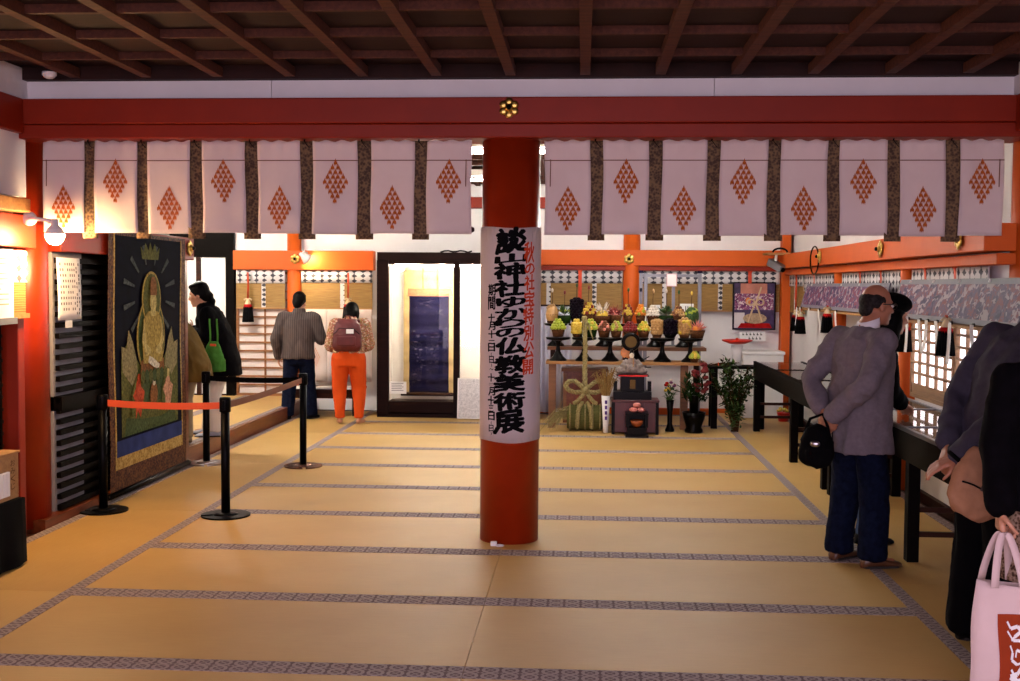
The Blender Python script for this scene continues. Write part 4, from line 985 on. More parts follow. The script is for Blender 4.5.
def rope(name, pts, r, tw=9.0, par=t):
    """three twisted strands along a path"""
    P = [Vector(p) for p in pts]; F = []
    for i in range(len(P)-1):
        for k in range(5): F.append(P[i].lerp(P[i+1], k/5))
    F.append(P[-1]); m = MB(); L = 0
    for s in range(3):
        path = []; L = 0
        for i, p in enumerate(F):
            if i: L += (p-F[i-1]).length
            d = (F[min(i+1, len(F)-1)]-F[max(i-1, 0)]).normalized(); a = d.orthogonal().normalized(); a = (Vector((0, 1, 0)) - d*d.y); a = a.normalized() if a.length > .1 else d.orthogonal().normalized(); b = d.cross(a)
            th = 2*pi*s/3+L*tw*2*pi; path.append(p+(a*cos(th)+b*sin(th))*r*.62)
        m.tube(path, r*.72, 6)
    m.build(name, ROPE, par, smooth=True)
for x in (-.075, .06): rope('thick_rope', [(x*.4, -.13, .34), (x, -.165, .26), (x*1.15, -.175, .15), (x*1.2, -.14, .04)], .020)
for s in (-1, 1):
    rope('bow_loop', [(0, -.12, .46), (s*.05, -.13, .52), (s*.12, -.13, .575), (s*.19, -.13, .57), (s*.225, -.13, .52), (s*.19, -.13, .47), (s*.12, -.13, .445), (s*.05, -.125, .45), (0, -.12, .46)], .021)
    rope('bow_tail', [(0, -.12, .46), (s*.04, -.13, .40), (s*.09, -.14, .345), (s*.13, -.15, .32)], .019)
MB().ell((0, -.13, .465), (.045, .04, .045), 12, 8).build('knot', ROPE, t, smooth=True)
rope('standing_rope', [(0, -.10, .46), (-.01, -.06, .70), (-.005, -.04, .95), (-.012, -.03, 1.20), (-.02, -.03, 1.30)], .026, 6)
q = MB()
for k in range(40):
    a = random.uniform(-.5, .5); b0 = Vector((-.19, -.05+random.uniform(-.06, .06), .20+random.uniform(-.08, .1))); e = Vector((-.19-random.uniform(.12, .34), -.10+a*.25, random.uniform(.0, .10)))
    q.tube([b0, b0.lerp(e, .5)+Vector((0, 0, .07)), e], [.004, .004, .002], 4)
for k in range(10): q.tube([(-.02, -.03, 1.28), (.01+.01*k*.3, -.04, 1.22), (.05+.01*k*.4, -.05, 1.12-.01*k)], .003, 4)
q.build('loose_straw', ROPE, t)['kind'] = 'stuff'
# sheaf of dried rice in a paper wrap
p = AT(606, 432, 12.75)
t = thing('rice_sheaf', 'sheaf of dried rice stalks in a white paper wrap beside the red box', 'sheaf', (p.x-.005, 12.75, 0))
MB().lathe([(.028, .0), (.032, .1), (.05, .42), (.048, .42), (.028, .1)], n=16).build('paper_wrap', WHITEP, t, smooth=True)
q = MB()
for j in range(4): q.box(-.012, .014, -.052+.001*j, -.050+.001*j, .15+.06*j, .19+.06*j)
q.build('lettering', mat('violet_ink', (.12, .06, .25), .8), t)
q = MB()
for k in range(46):
    a = random.uniform(0, 6.28); r = random.uniform(.02, .15); e = Vector((r*cos(a), r*sin(a)*.6, random.uniform(.58, .74)))
    q.tube([(0, 0, .3), e*.6+Vector((0, 0, .14)), e, e+Vector((.05*cos(a), 0, -.03))], [.003, .003, .006, .003], 4)
q.build('stalks', DRY, t)['kind'] = 'stuff'

# ------------------------------------------------------------------ red lacquer box, dais, seated doll, mirror, small altar table
REDLAC = mat('dark_red_lacquer', (.085, .010, .008), .35, var=.25, scale=6)
a, b = AT(612, 430, 12.65), AT(658, 430, 12.65); mx = (a.x+b.x)/2; hw = (b.x-a.x)/2
t = thing('lacquer_box', 'dark red lacquer chest with black edges carrying the doll', 'chest', (mx, 12.78, 0))
MB().box(-hw, hw, -.14, .18, .02, .36).build('body', REDLAC, t, bevel=.006); MB().box(-hw-.012, hw+.012, -.155, .19, .36, .385).build('lid', REDLAC, t, bevel=.005)
for x in (-hw-.006, hw-.03): MB().box(x, x+.036, -.148, -.138, 0, .36).build('edge_strip', BLACKLAC, t)
for x in (-hw*.45, hw*.40): MB().box(x, x+.02, -.147, -.139, .02, .36).build('batten', REDLAC, t)
t = thing('dais', 'black stepped dais between the red chest and the doll', 'dais', (mx-.03, 12.78, .3855))
MB().box(-.21, .21, -.13, .13, 0, .09).build('lower_step', BLACKLAC, t, bevel=.004); MB().box(-.13, .13, -.10, .10, .09, .26).build('upper_step', BLACKLAC, t, bevel=.004); MB().box(-.03, .03, -.104, -.10, .12, .22).build('crest_plate', mat('dull_gold', (.12, .075, .02), .5, .6), t)
for s in (-1, 1): MB().box(s*.19-.02, s*.19+.02, -.05, .05, .09, .20).build('side_block', BLACKLAC, t)
t = thing('doll_tray', 'thin red and black tray under the doll', 'tray', (mx-.03, 12.76, .646))
MB().box(-.18, .18, -.12, .12, 0, .012).build('board', BLACKLAC, t); MB().box(-.16, .16, -.125, -.12, .0, .018).build('red_edge', mat('bright_red_cloth', (.6, .03, .03), .7), t)
t = thing('court_doll', 'seated doll in grey court robes with a black cap', 'doll', (mx-.04, 12.77, .659))
ROBE = mat('grey_robe', (.26, .22, .20), .8, var=.5, scale=25)
q = MB().ell((0, 0, .06), (.10, .085, .06)).ell((0, 0, .13), (.055, .045, .07))
for s in (-1, 1): q.tube([(s*.05, 0, .16), (s*.10, -.02, .10), (s*.05, -.07, .085)], [.03, .035, .03], 10).ell((s*.11, -.02, .045), (.07, .06, .045))
o = link('robe', remesh(q, .008, 4), t); o.data.materials.clear(); o.data.materials.append(ROBE)
MB().ell((0, -.01, .215), (.026, .028, .033), 12, 9).ell((0, -.038, .212), (.005, .006, .008), 6, 5).build('head', F_WHITE, t, smooth=True)
MB().ell((0, .005, .235), (.028, .028, .022), 12, 8).lathe([(.022, .24), (.018, .275), (.01, .28)], n=10).build('cap', BLACKLAC, t, smooth=True)
MB().box(.01, .018, -.10, -.06, .09, .19).build('baton', TANWOOD, t); MB().tube([(.02, .05, .10), (.20, .07, .20)], .006, 5).tube([(.02, .05, .08), (.22, .06, .08)], .006, 5).build('sword', BLACKLAC, t)
p = AT(631, 342, 12.95)
t = thing('round_mirror', 'round gold mirror in a black ring above the doll', 'mirror', (p.x, 12.97, .3865))
zc = p.z-.3865
MR = Matrix.Rotation(pi/2, 3, 'X')
q = MB().tube([(.085*cos(a), 0, zc+.085*sin(a)) for a in [i*2*pi/28 for i in range(29)]], .022, 8); q.build('ring', BLACKLAC, t, smooth=True)
MB().lathe([(.075, -.008), (.075, .008)], (0, 0, zc), 24, MR).build('face', mat('dull_gold', (.12, .075, .02)), t); MB().cyl((0, 0, 0), (0, 0, zc-.08), .014, n=10).build('stem', BLACKLAC, t); MB().lathe([(.03, 0), (.028, .02), (.0, .022)], n=14).build('foot', BLACKLAC, t)
p = AT(626, 353, 13.0)
t = thing('orange_disc', 'small orange disc half hidden behind the doll', 'disc', (p.x, 13.045, .0)); MB().lathe([(.058, -.006), (.062, 0), (.058, .006)], (0, 0, p.z), 20, MR).build('disc', F_ORG, t); MB().cyl((0, 0, 0), (0, 0, p.z-.05), .01, n=8).build('stick', BLACKLAC, t)
a, b = AT(625, 436, 12.45), AT(648, 436, 12.45); mx2 = (a.x+b.x)/2; hw = (b.x-a.x)/2
t = thing('altar_table', 'small black altar table in front of the red lacquer chest', 'table', (mx2, 12.46, 0))
MB().box(-hw, hw, -.12, .12, 0, .03).build('foot', BLACKLAC, t); MB().box(-hw*.85, hw*.85, -.10, .10, .03, .11).build('lower_drawer', BLACKLAC, t, bevel=.004)
for s in (-1, 1): MB().box(s*hw*.82-.018, s*hw*.82+.018, -.09, .09, .11, .25).build('side', BLACKLAC, t)
MB().box(-hw, hw, -.11, .11, .25, .27).build('top', BLACKLAC, t, bevel=.003); MB().box(-hw*.8, hw*.8, .07, .09, .11, .25).build('back', BLACKLAC, t)
t = thing('orange_bowl', 'round orange bowl inside the small black altar table', 'bowl', (mx2, 12.42, .111)); MB().lathe([(.03, 0), (.06, .03), (.072, .075), (.066, .075), (.05, .03), (0, .02)], n=18).build('bowl', mat('brick_orange', (.36, .10, .03), .5), t, smooth=True)
for i, (x, z, l) in enumerate(((-.04, .271, 'pink rice cake on the altar table, left one'), (.045, .271, 'pink rice cake on the altar table, right one'), (.0, .323, 'topmost pink rice cake on the altar table'))):
    tag(MB().ell((mx2+x, 12.42, z+.028), (.045, .04, .028), 12, 8).build('rice_cake', F_PINK, smooth=True, recenter=True), l, 'rice cake')

# ------------------------------------------------------------------ vases and shrub
def leafmesh(q, b0, d, L, w):
    s = d.cross(Vector((0, 0, 1)))
    s = (s.normalized() if s.length > .1 else Vector((1, 0, 0)))*w
    q.add([b0, b0+d*L*.45+s, b0+d*L, b0+d*L*.45-s, b0+d*L*.5+Vector((0, 0, w*.4))], [(0, 1, 4), (1, 2, 4), (2, 3, 4), (3, 0, 4)])
def rdir(up=0):
    a = random.uniform(0, 6.28); e = random.uniform(-.5+up, 1.2); return Vector((cos(a)*cos(e), sin(a)*cos(e), sin(e)))
p = AT(670, 430, 12.9)
t = thing('flower_vase', 'slim black vase with yellow and purple flowers', 'vase', (p.x, 12.95, 0))
MB().lathe([(.05, 0), (.055, .02), (.04, .05), (.028, .09), (.03, .22), (.045, .36), (.04, .36), (.02, .2)], n=18).build('vase', BLACKLAC, t, smooth=True)
q = MB()
for k in range(70): d = rdir(.3); b0 = Vector((random.uniform(-.03, .03), random.uniform(-.03, .03), random.uniform(.34, .50))); leafmesh(q, b0, d, .08, .014)
q.build('foliage', GREEN, t)
for k in range(16):
    a = random.uniform(0, 6.28); r = random.uniform(.02, .095); m = [F_YEL, REDSILK, mat('purple_flower', (.14, .03, .10), .7), F_WHITE][k % 4]
    MB().ell((r*cos(a), r*sin(a)*.7, random.uniform(.46, .58)), (.022, .022, .016), 8, 5).build('bloom', m, t, smooth=True)
p = AT(694, 433, 12.85)
t = thing('flower_pot', 'wide black pot with dark red blossoms and drooping leaves', 'vase', (p.x, 12.9, 0))
MB().lathe([(.10, 0), (.105, .03), (.085, .06), (.12, .16), (.135, .23), (.12, .23), (.1, .15)], n=22).build('pot', BLACKLAC, t, smooth=True); MB().lathe([(.05, .2), (.055, .40), (.065, .42), (.05, .42)], n=16).build('neck', BLACKLAC, t, smooth=True)
q = MB()
for k in range(120): d = rdir(-.1); b0 = Vector((random.uniform(-.10, .12), random.uniform(-.08, .08), random.uniform(.34, .62))); leafmesh(q, b0, d, .11, .02)
for k in range(10): d = rdir(.3); q.tube([(0, 0, .4), d*.12+Vector((0, 0, .42)), d*.24+Vector((0, 0, .42))], .004, 5)
q.build('foliage', DKGREEN, t)
for k in range(22):
    MB().ell((random.uniform(-.02, .17), random.uniform(-.1, .05), random.uniform(.46, .80)), (.034, .03, .026), 9, 6).build('blossom', mat('dark_crimson_petals', (.16, .008, .012), .7, var=.5, scale=40), t, smooth=True)
p = AT(735, 431, 12.95)
t = thing('leafy_shrub', 'leafy evergreen branches standing between the dark table legs', 'plant', (p.x, 13.0, 0))
stems = MB(); q = MB(); q2 = MB()
for k in range(26):
    a = random.uniform(0, 6.28); r = random.uniform(.06, .33); tip = Vector((r*cos(a)*1.15-.02, r*sin(a)*.45, random.uniform(.55, .86)))
    mid = Vector((tip.x*.35, tip.y*.4, tip.z*.5)); stems.tube([(random.uniform(-.04, .04), 0, 0), mid, tip], [.008, .006, .003], 5)
    for j in range(38):
        u = random.uniform(.25, 1); b0 = (Vector((0, 0, 0)).lerp(mid, u*2) if u < .5 else mid.lerp(tip, u*2-1))+Vector((random.uniform(-.04, .04), random.uniform(-.04, .04), random.uniform(-.03, .03)))
        leafmesh(q if (j+k) % 4 else q2, b0, rdir(), random.uniform(.05, .08), .019)
stems.build('stems', STEM, t); q.build('dark_leaves', DKGREEN, t)['kind'] = 'stuff'; q2.build('light_leaves', GREEN, t)['kind'] = 'stuff'
q = MB()
for k in range(60): d = rdir(.2); leafmesh(q, Vector((random.uniform(-.06, .06), -.05, random.uniform(.03, .3))), d, .08, .012)
q.build('low_leaves', mat('fresh_green', (.09, .17, .05), .55, var=.4), t)['kind'] = 'stuff'

# ------------------------------------------------------------------ side table with red cup on white stand, twigs
a, b = AT(704, 364, 13.35), AT(770, 364, 13.35)
t = thing('side_table', 'dark narrow table right of the offering shelf, shrub before it', 'table', (a.x, 13.35, 0)); w = b.x-a.x
MB().box(.03, w, -.14, .2, .70, .73).build('top', BLACKWOOD, t, bevel=.003)
for x in (.08, w-.14): MB().box(x, x+.07, -.10, -.03, 0, .70).build('leg', BLACKWOOD, t); MB().box(x, x+.06, .12, .18, 0, .70).build('leg', BLACKWOOD, t)
p = AT(737, 362, 13.4)
t = thing('red_cup', 'wide flat vermilion cup set on a white paper-wrapped stand', 'cup', (p.x, 13.42, .731))
MB().lathe([(.06, 0), (.055, .12), (.07, .235), (.02, .24)], n=16).build('stand', WHITEP, t, smooth=True)
MB().lathe([(.02, .245), (.09, .252), (.175, .285), (.18, .30), (.165, .295), (.0, .285)], n=30).build('cup', mat('vermilion_lacquer', (.66, .04, .02), .3), t, smooth=True); MB().ell((0, 0, .305), (.02, .02, .018), 10, 6).build('finial', mat('vermilion_lacquer', (.66, .04, .02)), t, smooth=True)
q = MB()
for k in range(14): x = random.uniform(-.1, .1); q.tube([(x, 0, .0), (x+.1, .02, .02), (x+.16, -.02, .035)], .004, 5)
tw = thing('twig_bundle', 'small bundle of dry twigs lying on the dark side table', 'twigs', (a.x+.14, 13.3, .735)); q.build('twigs', STEM, tw); MB().tube([(.02, -.02, .0), (.02, 0, .03), (.02, .03, .0)], .006, 6).build('tie', RIBBON, tw)
t = thing('white_chest', 'white cloth-covered box against the back wall near the corner', 'box', (2.28, 14.6, 0))
MB().box(-.26, .24, -.2, .25, 0, .80).build('body', WHITEP, t, bevel=.01); MB().box(-.275, .255, -.215, .265, .80, .84).build('cover', WHITEP, t, bevel=.008)
p = AT(785, 412, 14.0)
t = thing('red_pot', 'little red pot with yellow flowers on the floor under the display table', 'pot', (p.x, 14.1, 0))
MB().lathe([(.06, 0), (.08, .10), (.085, .11), (.07, .10), (0, .09)], n=16).build('pot', mat('bright_red_glaze', (.5, .015, .012), .3), t, smooth=True)
for k in range(6): MB().ell((.05*cos(k)-.01, .05*sin(k), .13+.012*(k % 3)), (.026, .026, .018), 8, 5).build('bloom', F_YEL, t, smooth=True)

# ------------------------------------------------------------------ framed poster and note on the back wall
a, b = AT(733, 282, 14.88), AT(775, 330, 14.88); w, h = b.x-a.x, a.z-b.z
t = thing('framed_poster', 'black-framed purple poster of a rope-tied bale on the back wall', 'poster', (a.x, 14.885, b.z))
MB().box(0, w, -.012, .01, 0, h).build('backing', mat('poster_purple', (.05, .028, .085), .35, var=.6, scale=14), t)
for x in (0, w-.014): MB().box(x, x+.014, -.022, .012, 0, h).build('frame_side', BLACKLAC, t)
for z in (0, h-.014): MB().box(.014, w-.014, -.022, .012, z, z+.014).build('frame_rail', BLACKLAC, t)
def pp(pts, m, name, d): MB().prism([(x*w, z*h) for x, z in pts], (0, -.012-d, 0), (1, 0, 0), (0, 0, 1), .0012).build(name, m, t)
POP = photomat('poster_print', 2.2, [(.3, (.05, .02, .08)), (.45, (.16, .05, .12)), (.52, (.35, .12, .20)), (.6, (.10, .06, .20)), (.75, (.66, .56, .56))], 16)
pp([(.18, .76), (.80, .76), (.80, .97), (.18, .97)], mat('poster_pink', (.50, .20, .14), .4, var=.4), 'pink_curtain', .001); pp([(.05, .42), (.95, .42), (.95, .76), (.05, .76)], POP, 'flowers', .0015)
pp([(.04, .04), (.28, .04), (.28, .36), (.04, .36)], mat('poster_white', (.6, .55, .55), .4), 'left_cloth', .002)
pp([(.12, .04), (.92, .04), (.86, .14), (.2, .14)], REDSILK, 'red_cloth', .003)
pp([(.24+.28*(1+cos(x))*1.0, .24+.11*sin(x)) for x in [i*2*pi/16 for i in range(16)]], mat('poster_straw', (.40, .28, .17), .4, var=.4, scale=40), 'bale', .004)
for s in (-1, 1):
    c = MB(); cc = Vector((.53*w+s*.11*w, -.018, .58*h)); c.tube([cc+Vector((.085*w*cos(x), 0, .06*h*sin(x))) for x in [i*2*pi/14 for i in range(15)]], .010, 6); c.build('bow_loop', mat('poster_rope', (.62, .45, .27), .5), t)
    MB().tube([(.53*w, -.018, .56*h), (.53*w+s*.08*w, -.018, .40*h), (.53*w+s*.16*w, -.018, .16*h)], .011, 6).build('bow_tail', mat('poster_rope', (.62, .45, .27)), t)
MB().tube([(.53*w, -.018, .56*h), (.60*w, -.018, .72*h), (.66*w, -.018, .90*h)], .011, 6).build('rope', mat('poster_rope', (.62, .45, .27)), t)
MB().prism(ov(.36*w, .60*h, .06*w, .08*h), (0, -.014, 0), (1, 0, 0), (0, 0, 1), .001).build('yellow_bloom', F_ORG, t)
a, b = AT(740, 331, 14.9), AT(765, 341, 14.9)
t = thing('caption_note', 'white caption note with large print right under the framed poster', 'note', (a.x, 14.90, b.z)); MB().box(0, b.x-a.x, -.004, .004, 0, a.z-b.z).build('sheet', WHITEP, t)
q = MB()
for j in range(2):
    for k in range(6 if j == 0 else 4): x = .03+.046*k+(.08 if j else 0); z = (a.z-b.z)*(.58-.42*j); q.box(x, x+.024, -.006, -.004, z, z+.012).box(x+.004, x+.012, -.006, -.004, z+.012, z+.034)
q.build('print', INK, t)['kind'] = 'stuff'

# ------------------------------------------------------------------ security camera
p = AT(777, 266, 14.4)
t = thing('security_camera', 'small grey security camera under a wooden block in the far corner', 'camera', (min(p.x, 2.40), 14.4, p.z))
Mc = Matrix.Rotation(rad(38), 4, 'Z') @ Matrix.Rotation(rad(24), 4, 'X')
MB().obox(Mc, .085, .24, .08).build('body', ALU, t, bevel=.01); MB().obox(Mc @ Matrix.Translation((0, -.02, .048)), .10, .27, .012).build('sun_shield', ALU, t, bevel=.003)
MB().lathe([(.03, .0), (.028, .02), (0, .021)], Mc @ Vector((0, -.12, 0)), 14, (Mc.to_3x3() @ Matrix.Rotation(pi/2, 3, 'X'))).build('lens', BLACKPL, t)
MB().tube([(0, .02, .05), (.01, .03, .14)], .018, 8).build('bracket', WHITEPL, t)
MB().box(-.12, .25, -.06, .29, .14, .165).build('wooden_block', TANWOOD, t); MB().tube([(.05+.09*cos(x), .0, .17+.05*sin(x)) for x in [i*pi/8 for i in range(9)]], .012, 6).build('cable', BLACKPL, t)
t = thing('wall_cable', 'black cable looping over the right wall beam beside a gold flower', 'cable', (2.49, 12.45, 1.80)); MB().tube([(0, -.45+.2*sin(x*.5), .02+.05*x) if False else (-.006, .22*cos(x)+.0, .14+.15*sin(x)) for x in [i*pi/10-.9 for i in range(24)]], .008, 6).build('loop', BLACKPL, t)

# ------------------------------------------------------------------ photo panels on the right wall with paper strips
def photo_panel(y0, y1, z0, z1, m, label, border):
    t = thing('photo_panel', label, 'photo panel', (2.50, (y0+y1)/2, z0)); L = y1-y0; h = z1-z0
    Mp = Matrix.Rotation(rad(16), 4, 'Y')
    MB().obox(Mp @ Matrix.Translation((0, 0, h/2)), .012, L, h).build('board', mat('grey_card', (.20, .20, .23), .7), t)
    n = 6; w = (L-.10)/n
    for k in range(n):
        o = MB().obox(Matrix.Identity(4), .003, w-.004, h*.76).build('print', m, t); o.matrix_local = Mp @ Matrix.Translation((-.009, -L/2+.05+w*(k+.5), h*.49))
    for k in range(5): MB().obox(Mp @ Matrix.Translation((-.012, -L/2+.3+(L-.6)*k/4, h*.94)), .01, .012, .02).build('clip', WHITEPL, t)
    MB().box(-.03, .16, -L/2, L/2, -.03, -.008).build('support_rail', TANWOOD, t)
    return t
photo_panel(9.72, 13.25, 1.425, 1.70, PHOTO_A, 'long tilted panel of festival photos on the right wall, farther one', 0)
photo_panel(6.5, 9.42, 1.415, 1.725, PHOTO_B, 'long tilted panel of parade photos on the right wall, nearer one', 0)
ws = [('leftmost white paper strip hanging under the farther photo panel', 806, 13.2), ('second white paper strip under the farther photo panel', 811, 13.0), ('third white paper strip under the farther photo panel', 819, 12.5), ('fourth white paper strip under the farther photo panel', 828, 12.0), ('fifth white paper strip under the farther photo panel', 835, 11.6), ('last white paper strip under the farther photo panel, by the bald man', 843, 11.2),
      ('white paper strip under the nearer photo panel, beside the woman\'s face', 920, 8.75), ('second white paper strip under the nearer photo panel', 931, 8.45), ('third white paper strip under the nearer photo panel', 939, 8.27), ('fourth white paper strip under the nearer photo panel', 949, 8.05), ('fifth white paper strip under the nearer photo panel', 964, 7.75), ('last white paper strip under the nearer photo panel, by the stooping man', 986, 7.32)]
for i, (l, x, y) in enumerate(ws):
    hh = random.uniform(.20, .28); t = thing('paper_strip', l, 'paper strip', (2.455, y, 1.42-hh), 0, 'white paper strips under the photo panels')
    MB().sheet(lambda u, v: Vector((.03*(1-v)**2*(1 if i % 2 else -.4)-.012, .066*(u-.5)+.012*(1-v)*(i % 3-1), hh*v)), 2, 6, (.002, 0, 0)).build('strip', WHITEP, t)
    MB().box(-.004, .006, -.012, .012, hh-.012, hh+.01).build('clip', IRON, t)

# ------------------------------------------------------------------ display tables along the right wall
def long_table(y0, y1, legs, label, glass):
    t = thing('display_table', label, 'display table', (1.96, y0, 0)); L = y1-y0; Wt = .56
    MB().box(0, .03, 0, L, .60, .775).build('front_apron', BLACKWOOD, t, bevel=.003); MB().box(Wt-.03, Wt, 0, L, .60, .775).build('back_apron', BLACKWOOD, t)
    for y in (0, L-.03): MB().box(.03, Wt-.03, y, y+.03, .60, .775).build('end_apron', BLACKWOOD, t)
    for y in legs:
        for x in (.0, Wt-.07): MB().box(x, x+.07, y-y0, y-y0+.08, 0, .60).build('leg', BLACKWOOD, t, bevel=.003)
        for z in (.15, .60 if False else .30): MB().box(.07, Wt-.07, y-y0+.02, y-y0+.05, z, z+.03).build('stretcher', DARKWOOD, t)
    MB().box(.03, Wt-.03, .03, L-.03, .66, .68).build('display_bed', mat('white_felt', (.74, .70, .70), .95), t)
    for x in (.0, Wt-.025): MB().box(x, x+.025, 0, L, .776, .80).build('glass_frame', glass, t)
    n = max(1, round(L/1.2))
    for k in range(n):
        a_, b_ = L*k/n, L*(k+1)/n
        MB().box(.027, Wt-.027, a_+.012, b_-.012, .786, .792).build('glass_pane', TOPGLASS, t)
        MB().box(.027, Wt-.027, a_-.010 if k else 0, a_+.010, .778, .798).build('crossbar', glass, t)
    return t
TOPGLASS = glassmat('case_top_glass', 1.5, .03)
long_table(9.30, 13.17, (13.05, 10.76, 9.34), 'long black display table against the right wall, farther one', BLACKWOOD)
long_table(5.0, 9.22, (9.08, 6.9, 5.08), 'long glass-topped display case in front of the viewers on the right', ALU)
for i, (y, l, m) in enumerate(((9.0-.28, 'open white booklet in the display case, farthest', WHITEP), (8.15, 'pink patterned sheet in the display case behind the woman', F_PINK), (7.45, 'white sheet in the display case before the woman', WHITEP), (6.6, 'white sheet in the display case before the stooping man', WHITEP), (5.75, 'white sheet in the display case nearest the viewer', WHITEP))):
    t = thing('exhibit_sheet', l, 'exhibit', (2.24, y, .681)); MB().box(-.19, .19, -.27, .27, 0, .006).build('sheet', m, t); MB().box(-.16, .0, -.22, .22, .006, .0075).build('picture', photomat('exhibit_print_%d' % i, i*3.1, [(.3, (.4, .3, .3)), (.55, (.6, .5, .5)), (.7, (.75, .7, .7))], 10), t)
# ------------------------------------------------------------------ people
V = Vector
def cap(q, p0, r0, p1, r1, n=12):
    p0, p1 = V(p0), V(p1); q.tube([p0, p1], [r0, r1], n); q.ell(p0, r0*.999, n, 8); q.ell(p1, r1*.999, n, 8); return q
def chain(q, pts, rs, n=12):
    for i in range(len(pts)-1): cap(q, pts[i], rs[i], pts[i+1], rs[i+1], n)
    return q
def loft(q, rings, n=24):
    """rings: (centre, side half-vector, front half-vector)"""
    vs, fs = [], []
    for c, a, b in rings:
        c, a, b = V(c), V(a), V(b)
        for k in range(n):
            t = 2*pi*k/n; x, y = cos(t), sin(t); x = math.copysign(abs(x)**.85, x); y = math.copysign(abs(y)**.85, y); vs.append(c+a*x+b*y)
    for i in range(len(rings)-1):
        for k in range(n): fs.append((i*n+k, i*n+(k+1) % n, (i+1)*n+(k+1) % n, (i+1)*n+k))
    fs.append(tuple(range(n))[::-1]); fs.append(tuple((len(rings)-1)*n+k for k in range(n)))
    return q.add(vs, fs)
def finish(me, m, amp=0, freq=(9, 9, 4), seed=0.):
    me.materials.clear(); me.materials.append(m)
    if amp:
        ns = [v.normal.copy() for v in me.vertices]
        for v, n_ in zip(me.vertices, ns):
            c = v.co; k = noise.noise(V((c.x*freq[0]+seed, c.y*freq[1], c.z*freq[2])))+.5*noise.noise(V((c.x*freq[0]*2.3, c.y*freq[1]*2.3+seed, c.z*freq[2]*2.6+c.x*6)))
            r = 1-abs(k)*2
            v.co = c+n_*amp*(r*.9)
    me.polygons.foreach_set('use_smooth', [True]*len(me.polygons)); me.update(); return me
def hand(q, w, f, pn, side, curl=.5, s=1.0):
    """palm and five fingers: w wrist, f pointing direction, pn palm normal, side +1 if the thumb is on +lateral"""
    w, f, pn = V(w), V(f).normalized(), V(pn).normalized(); pn = (pn-f*pn.dot(f)).normalized(); la = f.cross(pn)*side
    for k in (-1, 0, 1): cap(q, w+f*.015*s+la*.012*k*s, .016*s, w+f*.078*s+la*.024*k*s, .0135*s, 8)
    for i, (o, L) in enumerate(((.032, .9), (.011, 1.0), (-.011, .95), (-.031, .75))):
        p = w+f*.082*s+la*o*s; d = f.copy(); ang = 0
        for j, (l, r) in enumerate(((.040, .0098), (.026, .0088), (.021, .0078))):
            ang += curl*(.55+.35*j+.06*i); d = f*cos(ang)+pn*sin(ang); e = p+d*l*L*s; cap(q, p, r*s, e, r*.92*s, 8); p = e
    p = w+f*.022*s+la*.026*s
    for j, (l, r) in enumerate(((.036, .0125), (.030, .0105), (.024, .009))):
        d = (f*(.55+.25*j)+la*(.75-.35*j)+pn*(.30+.25*curl*j)).normalized(); e = p+d*l*s; cap(q, p, r*s, e, r*.92*s, 8); p = e
    return q
def head_shapes(q, c, M, s=1.0):
    def P(x, y, z): return V(c)+M @ V((x, y, z))*s
    def E(x, y, z, r): q.ell(P(x, y, z), tuple(k*s for k in r), 16, 12, M)
    E(0, -.012, .030, (.074, .094, .092)); E(0, .022, -.030, (.061, .072, .088)); E(0, .042, -.082, (.044, .044, .034)); E(0, .070, -.098, (.022, .022, .018))
    E(0, .074, .026, (.046, .018, .012)); E(0, .086, -.064, (.022, .011, .009)); E(0, .086, -.074, (.019, .010, .007))
    for sx in (-1, 1): E(sx*.042, .058, -.022, (.022, .026, .024)); E(sx*.074, -.004, -.012, (.010, .021, .031)); E(sx*.010, .098, -.030, (.009, .010, .008))
    cap(q, P(0, .084, .014), .009*s, P(0, .106, -.028), .0125*s, 10)
def eyes(par, c, M, s):
    for sx in (-1, 1):
        p = V(c)+M @ V((sx*.030, .083, .004))*s
        MB().ell(p, .0115*s, 10, 8).build('eye', mat('eye_white', (.7, .66, .62), .3), par, smooth=True); MB().ell(p+M @ V((0, .007, 0))*s, .007*s, 8, 6).build('iris', mat('dark_iris', (.01, .007, .005), .2), par, smooth=True)
def shoe(par, a, d, m, L=.25, name='shoe', h=.07):
    a, d = V(a), V(d).normalized(); z0 = a.z; sd = V((-d.y, d.x, 0)); q = MB()
    rings = []
    for u, w, hh in ((-.07, .020, .03), (-.06, .034, h*.95), (-.02, .038, h*1.05), (.04, .040, h*.92), (.09, .046, h*.66), (.14, .046, h*.52), (.17, .036, h*.42), (.185, .016, h*.25)):
        u *= L/.25; rings.append((V((a.x, a.y, z0+hh/2))+d*u, sd*w, V((0, 0, hh/2))))
    loft(q, rings, 16); MB_s = MB()
    pts = [(-.072, 0), (-.05, .034), (0, .038), (.08, .046), (.14, .044), (.19, 0), (.14, -.044), (.08, -.046), (0, -.038), (-.05, -.034)]
    MB_s.prism([(x*L/.25, y*1.06) for x, y in pts], V((a.x, a.y, z0)), d, sd, .014)
    q.build(name, m, par, smooth=True)
    MB_s.build('sole', SOLE, par)
SOLE = mat('shoe_sole', (.05, .045, .04), .8)
SKIN = mat('skin', (.50, .25, .155), .5, var=.10, scale=18); SKINT = mat('tanned_skin', (.36, .155, .09), .5, var=.12, scale=18)
HAIR = mat('black_hair', (.006, .005, .005), .5, var=.5, scale=60, stretch=(4, 4, .6), spec=.2); GREYHAIR = mat('dark_grey_hair', (.03, .026, .025), .6, var=.6, scale=60)
